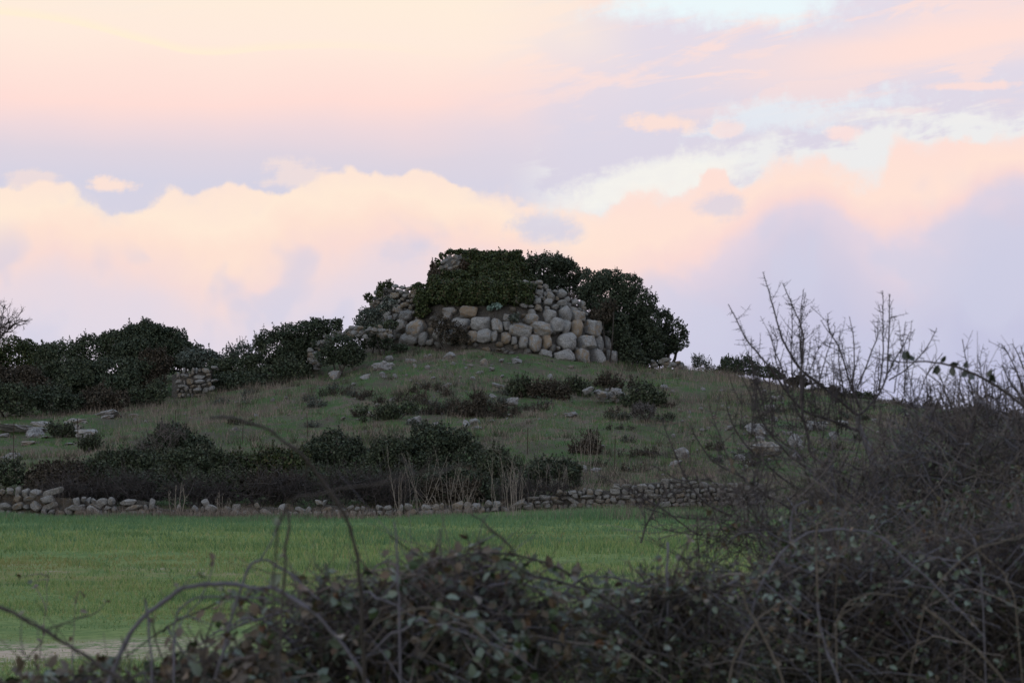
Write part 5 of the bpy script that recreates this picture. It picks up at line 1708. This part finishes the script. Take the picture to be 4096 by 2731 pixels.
TD_ = 11.0
pT = px(*z6(1450, 1494), TD_)
O = np.array([pT[0], pT[1], gz1(pT[0], pT[1])])
th_root = thing('thorn_shrub', O, 'tall leafless thorn shrub with straight spiny shoots against the sky', 'thorn shrub')
G = Geo()
tq = px_line([z6(1450, 1560), z6(1425, 1400), z6(1395, 1230), z6(1350, 1110), z6(1315, 1020), z6(1312, 960)], TD_)
tq = np.vstack([smooth_line([O - [0, 0, .05], O * .5 + tq[0] * .5 + [.03, 0, 0], tq[0]], 9)[:-1], tq])
G.tube(tq, np.linspace(.024, .010, len(tq)), 0, 8)
thorns(G, tq, .002, .05, .01)
link('trunk', G.mesh('trunk', M_GREYBARK, O, True), th_root)
TB = [([(1310, 1060), (1130, 990), (960, 925), (850, 800), (770, 680), (700, 600), (600, 470), (540, 350), (490, 260)], (TD_, 10.8), 16, 4),
      ([(1310, 965), (1200, 870), (1060, 760), (940, 660), (850, 520), (805, 400), (770, 260), (740, 160), (710, 60)], (TD_, 11.1), 16, 4),
      ([(1340, 1494), (1190, 1330), (1020, 1210), (990, 1090), (955, 920), (955, 700), (963, 540), (965, 450), (940, 370), (880, 230), (830, 130)], (10.7, 10.9), 17, 4),
      ([(958, 640), (950, 480), (955, 330), (980, 190)], 10.9, 6, 3), ([(955, 700), (940, 500), (950, 300), (962, 178)], 10.95, 6, 3),
      ([(1312, 960), (1400, 880), (1480, 740), (1500, 560), (1503, 380), (1508, 200)], (TD_, 11.3), 13, 4),
      ([(1440, 810), (1462, 640), (1466, 400), (1463, 180)], 11.2, 9, 3),
      ([(1330, 930), (1270, 790), (1200, 560), (1150, 470), (1070, 365)], (TD_, 11.2), 11, 3),
      ([(1270, 800), (1284, 640), (1280, 480), (1255, 340)], 11.1, 8, 3), ([(1160, 480), (1125, 420), (1120, 320)], 11.1, 5, 3),
      ([(1300, 800), (1380, 600), (1430, 460), (1430, 365)], 11.3, 8, 3),
      ([(1490, 700), (1570, 560), (1610, 490), (1638, 435)], 11.3, 7, 3), ([(1500, 740), (1600, 680), (1720, 560), (1802, 420)], 11.4, 8, 3),
      ([(1560, 960), (1680, 860), (1740, 710), (1838, 570)], 11.5, 8, 3), ([(870, 830), (820, 640), (780, 540), (740, 415)], 10.9, 8, 3), ([(900, 800), (890, 600), (893, 400), (890, 225)], 11, 7, 3),
      ([(1060, 760), (1100, 620), (1130, 520), (1165, 405)], 11, 6, 3), ([(1000, 700), (1060, 540), (1130, 470)], 11, 5, 2.5), ([(1220, 860), (1190, 620), (1195, 420)], 11.1, 6, 3),
      ([(820, 720), (790, 600), (800, 500), (775, 395)], 10.95, 6, 2.5)]
for pts, D_, a, b in TB:
    thorn_branch(th_root, O, pts, D_, a * .85, b * .8, .026, .11)
# low sprays of the same shrub, reaching left over the meadow
TL = [([(1320, 1494), (1120, 1380), (900, 1230), (760, 1080), (690, 960), (600, 760), (540, 640)], (10.6, 10.4), 13, 3), ([(1120, 1494), (900, 1400), (720, 1260), (560, 1090), (490, 930), (487, 880)], (10.4, 10.2), 12, 3),
      ([(760, 1494), (620, 1370), (400, 1250), (280, 1080), (270, 1040)], (10.2, 10), 11, 3), ([(520, 1600), (330, 1494), (215, 1330), (130, 1130), (70, 960)], (10, 9.9), 13, 3),
      ([(980, 1600), (700, 1440), (540, 1310), (440, 1100), (370, 880)], (10.3, 10.2), 10, 3), ([(1000, 1240), (860, 1150), (700, 1020), (640, 880)], 10.5, 8, 3),
      ([(560, 1600), (400, 1380), (200, 1370), (80, 1310), (0, 1270)], (10, 9.8), 8, 3), ([(1100, 1560), (1050, 1300), (1010, 1120)], 10.6, 8, 3), ([(700, 1600), (650, 1400), (700, 1230), (690, 1120)], 10.4, 9, 3),
      ([(300, 1720), (100, 1560), (-120, 1440), (-340, 1330)], (9.6, 9.4), 8, 3), ([(620, 1720), (420, 1620), (180, 1600), (-60, 1530)], (9.8, 9.5), 9, 3), ([(640, 1800), (400, 1720), (150, 1690), (-50, 1640)], (9.7, 9.5), 7, 3),
      ([(-60, 1760), (-10, 1620), (80, 1480), (140, 1430)], 9.2, 9, 4), ([(1200, 1494), (1180, 1340), (1250, 1200), (1290, 1120)], 10.9, 9, 3)]
for pts, D_, a, b in TL:
    thorn_branch(th_root, O, pts, D_, a * .9, b * .8, .030, .15, upb=.35)

# fine straight shoots rising from its crown
for _ in range(75):
    x_ = rng.uniform(520, 1720)
    y0 = rng.uniform(820, 1150)
    L = rng.uniform(170, 480)
    sl = rng.normal(0, .22) + (x_ - 1200) / 4200
    thorn_branch(th_root, O, [(x_, y0), (x_ + sl * L * .5 + rng.normal(0, 6), y0 - L * .5), (x_ + sl * L, y0 - L)], 10.8 + rng.uniform(-.3, .5), 4.2, 1.8, .04, .05, name='shoot')

# second thorn shrub at the right edge
pE = px(*z6(2400, 1100), 10.5)
O = np.array([pE[0], pE[1], gz1(pE[0], pE[1])])
e_root = thing('thorn_shrub', O, 'dense thorn shrub cut by the right edge of the view', 'thorn shrub')
G = Geo()
eq = px_line([z6(2440, 1300), z6(2420, 1150), z6(2400, 1000)], 10.5)
eq = np.vstack([smooth_line([O - [0, 0, .05], O * .5 + eq[0] * .5, eq[0]], 8)[:-1], eq])
G.tube(eq, np.linspace(.022, .010, len(eq)), 0, 8)
link('trunk', G.mesh('trunk', M_GREYBARK, O, True), e_root)
for pts in ([(2400, 1000), (2350, 800), (2290, 650), (2210, 505)], [(2400, 1000), (2340, 860), (2270, 760), (2215, 640)], [(2400, 980), (2380, 760), (2330, 620), (2280, 510)], [(2410, 960), (2420, 760), (2370, 640), (2330, 520)],
            [(2360, 900), (2300, 800), (2260, 780), (2190, 850)], [(2430, 950), (2450, 700), (2430, 560)], [(2380, 900), (2330, 760), (2310, 690), (2260, 640)], [(2400, 1050), (2250, 980), (2130, 940), (2060, 860)]):
    thorn_branch(e_root, O, pts, 10.5, 10, 3, .022, .12)
# bare shoots standing up out of the thicket between them
pM = px(*z6(1960, 1100), 10.8)
O = np.array([pM[0], pM[1], gz1(pM[0], pM[1])])
m_root = thing('thorn_shrub', O, 'low thorn shrub with thin upright shoots between the two larger ones', 'thorn shrub')
G = Geo()
for j in range(3):
    e = px(*z6(1820 + 130 * j, 1150), 10.8)
    G.tube(smooth_line([O + [rng.normal(0, .05), rng.normal(0, .05), -.05], (O + e) / 2, e], 10), .016, .009, 7)
link('trunk', G.mesh('trunk', M_GREYBARK, O, True), m_root)
for pts, w in (([(2030, 1100), (2040, 900), (2010, 740), (1960, 480)], 8), ([(2130, 1100), (2120, 900), (2090, 720), (2060, 580)], 8), ([(1950, 1150), (1900, 1000), (1850, 880), (1808, 785)], 13), ([(1960, 1100), (1930, 980), (1870, 840), (1820, 700)], 6),
               ([(2080, 1100), (2000, 950), (1950, 800), (1950, 710)], 6), ([(1850, 1100), (1760, 1000), (1740, 900), (1720, 840)], 6), ([(1900, 1150), (2000, 960), (2080, 860), (2190, 800)], 7), ([(1800, 1150), (1700, 1000), (1640, 860), (1650, 680)], 7),
               ([(1750, 1150), (1660, 1050), (1600, 940), (1560, 860)], 7), ([(2200, 1100), (2170, 950), (2190, 850), (2180, 750)], 6), ([(1960, 1200), (2000, 1080), (2110, 1010), (2300, 1090)], 8), ([(1880, 1150), (1800, 960), (1700, 900), (1600, 890)], 8)):
    thorn_branch(m_root, O, pts, 10.8, w, 3, .024, .12)

for _ in range(60):
    x_ = rng.uniform(1600, 2360)
    y0 = rng.uniform(920, 1150)
    L = rng.uniform(120, 380)
    sl = rng.normal(0, .25)
    thorn_branch(m_root, O, [(x_, y0), (x_ + sl * L * .5 + rng.normal(0, 6), y0 - L * .5), (x_ + sl * L, y0 - L)], 10.8 + rng.uniform(-.3, .5), 5, 2.2, .04, .05, name='shoot')

# leafy cane reaching in from the right against the sky
pts = [z6(*p_) for p_ in ((2480, 1010), (2352, 905), (2200, 790), (2050, 705), (1900, 650), (1800, 630), (1720, 622), (1600, 627), (1480, 610), (1390, 590))]
q0 = px(pts[0][0], pts[0][1], 8.4)
O = np.array([q0[0] + .5, q0[1], gz1(q0[0], q0[1])])
lc = thing('bramble_cane', O, 'long cane with small backlit leaves reaching in from the right against the sky', 'bramble cane', 'single bramble canes arching in the foreground')
q = px_line(pts, 8.4, wob=.001)
qq = np.vstack([smooth_line([O, O + [.02, 0, .9], O * .5 + q[0] * .5 + [.1, 0, .5], q[0]], 14)[:-1], q])
G = Geo()
G.tube(qq, np.linspace(.0070, .0016, len(qq)), 0, 6)
thorns(G, q, .0016, .02, .008)
link('cane', G.mesh('cane', M_DARKC, O, True), lc)
for (a, b) in ((1490, 600), (1600, 590), (1625, 580), (1665, 597), (1585, 655), (1530, 640), (1655, 645), (1815, 615), (1820, 650), (1805, 685), (1880, 650), (1895, 690), (1910, 670), (1960, 660), (1975, 650), (2010, 720), (2030, 735), (2150, 740), (2170, 738), (1985, 690), (2145, 690), (1545, 628)):
    c = px(*z6(a, b), 8.4)
    i = int(np.argmin(np.linalg.norm(q - c, axis=1)))
    d = unit(c - q[i] + rng.normal(size=3) * .006)
    st = Geo()
    ln_ = max(np.linalg.norm(c - q[i]), .012)
    leaf_obj(lc, O, q[i] + d * ln_ * .3, d, rng.normal(size=3) * .8 + np.array([0, -.9, .4]), .034 * rng.uniform(.8, 1.25), None)

# ---- single canes
cane_thing('long blurred bramble cane arching high over the left of the meadow', [(845, 1669), (890, 1669), (950, 1676), (1080, 1722), (1200, 1812), (1300, 1935), (1385, 2080), (1430, 2230), (1445, 2400), (1450, 2600)], (4.6, 4.9), 13, 24, M_DARKC, True, th=.06)
cane_thing('faint blurred cane crossing in front of the hedge', [(1860, 1855), (1740, 1880), (1600, 1915), (1400, 1945), (1240, 1985), (1150, 2020), (1100, 2150), (1090, 2500)], (3.6, 3.8), 9, 13, M_DARKC, True, th=.08)
cane_thing('straight dark upright stem rising left of the bramble bush', [(1152, 1995), (1148, 2130), (1140, 2280), (1128, 2450), (1120, 2700)], 4.6, 12, 17, M_DARKC, True, th=.05)
cane_thing('short upright grey stem above the left bramble bush', [(1583, 2080), (1588, 2180), (1592, 2290), (1600, 2450)], 5.2, 10, 14, M_CANE, True, th=.03)
cane_thing('large purple grey cane bowed over the bottom left corner', [(410, 2790), (470, 2640), (540, 2510), (640, 2410), (740, 2352), (860, 2335), (1000, 2342), (1120, 2362), (1230, 2430), (1330, 2530), (1420, 2640), (1480, 2760)], 5.0, 26, 20, M_CANE, False, th=.03, leaves=8, brown=.8)
cane_thing('dark cane slanting down from the left edge', [(-160, 2375), (0, 2430), (130, 2490), (260, 2570), (400, 2660), (520, 2740)], 4.4, 18, 22, M_DARKC, True, th=.05)
cane_thing('pale cane looping up left of the bramble bush', [(840, 2790), (890, 2600), (930, 2450), (970, 2320), (1010, 2255), (1055, 2235), (1110, 2260), (1190, 2320), (1280, 2400)], 5.2, 18, 12, M_CANE, False, th=.03, leaves=7, brown=.6)
cane_thing('broken pale cane stub standing at the lower left', [(612, 2780), (604, 2600), (590, 2480), (578, 2410)], 4.9, 14, 14, M_CANE, False, th=.05)
cane_thing('small hooked cane inside the large bowed one', [(700, 2560), (697, 2500), (715, 2440), (765, 2400), (850, 2385), (960, 2388), (1080, 2390)], 5.3, 12, 8, M_CANE, False, th=.04, leaves=4, brown=.8)
cane_thing('thin dark cane rising from the bottom left corner', [(815, 2790), (825, 2580), (845, 2500), (890, 2462), (960, 2455)], 5.1, 10, 7, M_DARKC, False, th=.04, leaves=5, brown=.9)
cane_thing('thin straight dark shoot at the bottom left', [(215, 2790), (150, 2680), (70, 2590)], 4.8, 11, 6, M_DARKC, False, th=.05, leaves=5, brown=.9)
cane_thing('slender dark shoot crossing under the bowed cane', [(700, 2790), (640, 2600), (600, 2480)], 5.2, 9, 6, M_DARKC, False, th=.05)
cane_thing('thin stem with withered seed heads on the left of the meadow', [(290, 2790), (292, 2600), (295, 2480), (300, 2390)], 6.5, 9, 5, M_TWIG, False, th=.02, leaves=5, brown=1., ls=.02)
cane_thing('faint thin stem at the far left of the meadow', [(170, 2560), (180, 2450), (190, 2330), (192, 2290)], 7.0, 7, 4, M_TWIG, False, th=.03, leaves=3, brown=.6, ls=.02)
cane_thing('dark cane dipping right across the middle of the meadow', [(1740, 2238), (1830, 2228), (1930, 2210), (2060, 2220), (2200, 2255), (2330, 2330), (2430, 2400), (2520, 2460)], (5.6, 6.2), 13, 20, M_DARKC, True, th=.03, leaves=6, brown=.7)
cane_thing('thin dark cane falling diagonally in the middle', [(1880, 2050), (1960, 2110), (2050, 2200), (2130, 2330), (2200, 2430), (2260, 2540)], 6.0, 8, 13, M_DARKC, True, th=.04)
cane_thing('stout purple grey cane bent over in the centre', [(2180, 2640), (2195, 2520), (2225, 2430), (2280, 2350), (2340, 2312), (2430, 2302), (2520, 2330), (2600, 2350)], 6.2, 20, 13, M_CANE, False, th=.03)
cane_thing('straight grey stake standing right of the centre', [(2668, 2640), (2667, 2480), (2668, 2300), (2670, 2168)], 6.6, 19, 19, M_GREYBARK, False, th=0)
cane_thing('curved cane rising to the upper right from the green leaves', [(2700, 2290), (2740, 2190), (2830, 2080), (2940, 1990), (3010, 1945)], 6.6, 13, 7, M_DARKC, False, th=.04, leaves=4, brown=.9)
cane_thing('largest purple cane arching over the right hand brambles', [(2960, 2640), (3000, 2470), (3055, 2320), (3140, 2195), (3240, 2133), (3340, 2120), (3450, 2122), (3540, 2160), (3640, 2250), (3740, 2340), (3850, 2450), (3950, 2560)], 6.6, 20, 14, M_CANE, False, th=.03, leaves=5, brown=.6)
cane_thing('blue grey cane standing behind the largest purple cane', [(3158, 2480), (3160, 2300), (3166, 2100), (3178, 2030), (3230, 2002)], 7.4, 16, 11, M_CANE, False, th=.03)
cane_thing('tan dead cane crossing another at the lower centre right', [(2900, 2790), (2935, 2640), (3010, 2500), (3090, 2430), (3150, 2390)], 5.9, 18, 12, M_TANC, False, th=0)
cane_thing('tan dead cane leaning left across the crossing one', [(3150, 2790), (3095, 2620), (3030, 2500), (2985, 2420), (2970, 2365)], 5.8, 20, 11, M_TANC, False, th=0)
cane_thing('pale stem curving up in the lower right brambles', [(3375, 2790), (3340, 2680), (3300, 2570), (3275, 2480), (3270, 2420)], 5.9, 20, 14, M_CANE, False, th=.04)
cane_thing('short tan hoop in the right hand brambles', [(3343, 2545), (3352, 2470), (3390, 2415), (3450, 2382), (3540, 2375), (3620, 2390)], 6.1, 12, 9, M_TANC, False, th=.03)
cane_thing('wide thin tan hoop at the right of the brambles', [(3600, 2210), (3660, 2165), (3730, 2144), (3810, 2150), (3900, 2190), (3980, 2260), (4030, 2330), (4060, 2420)], 6.6, 8, 10, M_TANC, True, th=.03)
cane_thing('pale forked cane lying over the lower right corner', [(3690, 2425), (3780, 2490), (3860, 2560), (3950, 2640), (4040, 2760)], 6.0, 12, 16, M_TANC, True, th=0)
cane_thing('purple cane drooping at the right edge of the brambles', [(3840, 2105), (3890, 2150), (3910, 2230), (3925, 2290), (3930, 2400)], 6.8, 12, 12, M_CANE, True, th=.03)
cane_thing('pale tan splinter of dead cane sticking up right of the centre', [(3262, 2240), (3270, 2110), (3300, 2065), (3335, 2038)], 6.6, 14, 7, M_TANC, False, th=0)
cane_thing('long purple grey cane crossing the far right brambles', [(4150, 2120), (4020, 2160), (3900, 2200), (3790, 2290), (3700, 2400)], 6.8, 9, 12, M_TANC, True, th=.04)
cane_thing('pale hooked shoot above the large purple cane', [(3366, 2120), (3372, 2060), (3400, 2020)], 6.9, 8, 7, M_TANC, False, th=.05)

# ---- bramble bushes along the near hedge
H1 = [(([(1440, 2560), (1500, 2495), (1600, 2450), (1720, 2428), (1800, 2445), (1880, 2500), (1955, 2570)], 5.4, 8, 15, M_TANC), dict(th=.03)),
      (([(1010, 2640), (1090, 2570), (1220, 2470), (1350, 2390), (1480, 2330)], 5.6, 11, 8, M_DARKC), dict(th=.03, leaves=6)),
      (([(1520, 2250), (1560, 2230), (1580, 2215)], 5.7, 7, 6, M_CANE), dict(th=0)),
      (([(1270, 2260), (1320, 2330), (1380, 2430)], 5.6, 7, 6, M_DARKC), dict(th=.03, leaves=3))]
bramble('bramble bush with mixed green and withered leaves left of the centre', [(1250, 2430, 130, 110), (1400, 2560, 250, 150), (1600, 2420, 200, 120), (1650, 2600, 320, 170), (1350, 2800, 420, 130)], 5.8, 80, 300, .027, .3, 1, 110, H1, 900, .38)
bramble('leafy top of a bramble bush with curled brown leaves at the centre', [(1760, 2290, 130, 75), (1900, 2330, 150, 90), (1980, 2440, 170, 130), (1850, 2650, 320, 170), (2080, 2620, 200, 160)], 6.0, 66, 250, .027, .4, 2, 100, (), 900, .36)
bramble('thin twiggy bramble bush right of the centre with the meadow showing through', [(2330, 2560, 220, 130), (2600, 2480, 200, 150), (2780, 2420, 160, 130), (2450, 2720, 350, 150), (2800, 2620, 250, 170)], 6.7, 75, 260, .021, .4, 3, 90, (), 1300, .42, fat=.003)
bramble('large dark bramble bush on the lower right', [(3200, 2420, 240, 190), (3450, 2350, 220, 180), (3300, 2620, 360, 190), (3620, 2520, 260, 220), (3500, 2750, 420, 130)], 7.2, 130, 1500, .020, .25, 4, 110, (), 4000, .42, fat=.003)
bramble('dense bramble bush filling the lower right corner', [(3850, 2350, 230, 220), (4000, 2520, 220, 250), (4150, 2300, 180, 260), (3800, 2660, 300, 180)], 7.4, 100, 1250, .019, .25, 5, 100, (), 4600, .42, fat=.003)
bramble('sparse withered brambles along the bottom left edge', [(960, 2690, 130, 70), (780, 2740, 150, 60), (560, 2760, 160, 50), (330, 2780, 150, 50), (90, 2770, 120, 45)], 5.4, 34, 120, .028, .75, 6, 60, (), 200, .2, .9)
# brown twig thickets behind them
twt = 'twig thickets behind the brambles'
TWM = [M_TWIG, M_THORN, M_GREYBARK, M_CANE]
twiggy('twig_thicket', 'brown leafless thicket below the forked thorn stems', 'thicket', [(3150, 2140, 200, 130), (3350, 2080, 230, 140), (3520, 2050, 200, 140), (3300, 2250, 300, 130), (3450, 1930, 180, 120)], 9.6, TWM, 260, .36, .0028, twt, 3, .7, 0, 1.4, 'twigs', False, 7, 4)
twiggy('twig_thicket', 'tall brown thicket of fine twigs along the right edge', 'thicket', [(3720, 1860, 240, 200), (3960, 1800, 220, 220), (3850, 2080, 260, 160), (4120, 1900, 160, 260), (3650, 2090, 200, 140)], 9.8, TWM, 640, .36, .0028, twt, 3, .7, 0, 1.4, 'twigs', False, 7, 4)
twiggy('twig_thicket', 'thin spray of dark twigs over the right end of the meadow', 'thicket', [(2850, 2200, 170, 130), (2980, 2080, 180, 160), (2750, 2300, 130, 90), (3150, 1900, 200, 120)], 9.0, [M_THORN, M_TWIG], 95, .38, .0022, twt, 3, .5, 0, 1.4, 'twigs', False, 7, 4)
bramble('straggling bramble with small leaves among the brown twigs on the right', [(3500, 2130, 260, 90), (3850, 2100, 220, 110), (4050, 2050, 130, 160), (3250, 2180, 170, 70)], 9.0, 40, 260, .022, .4, 8, 40, (), 500, .4, fat=.003)
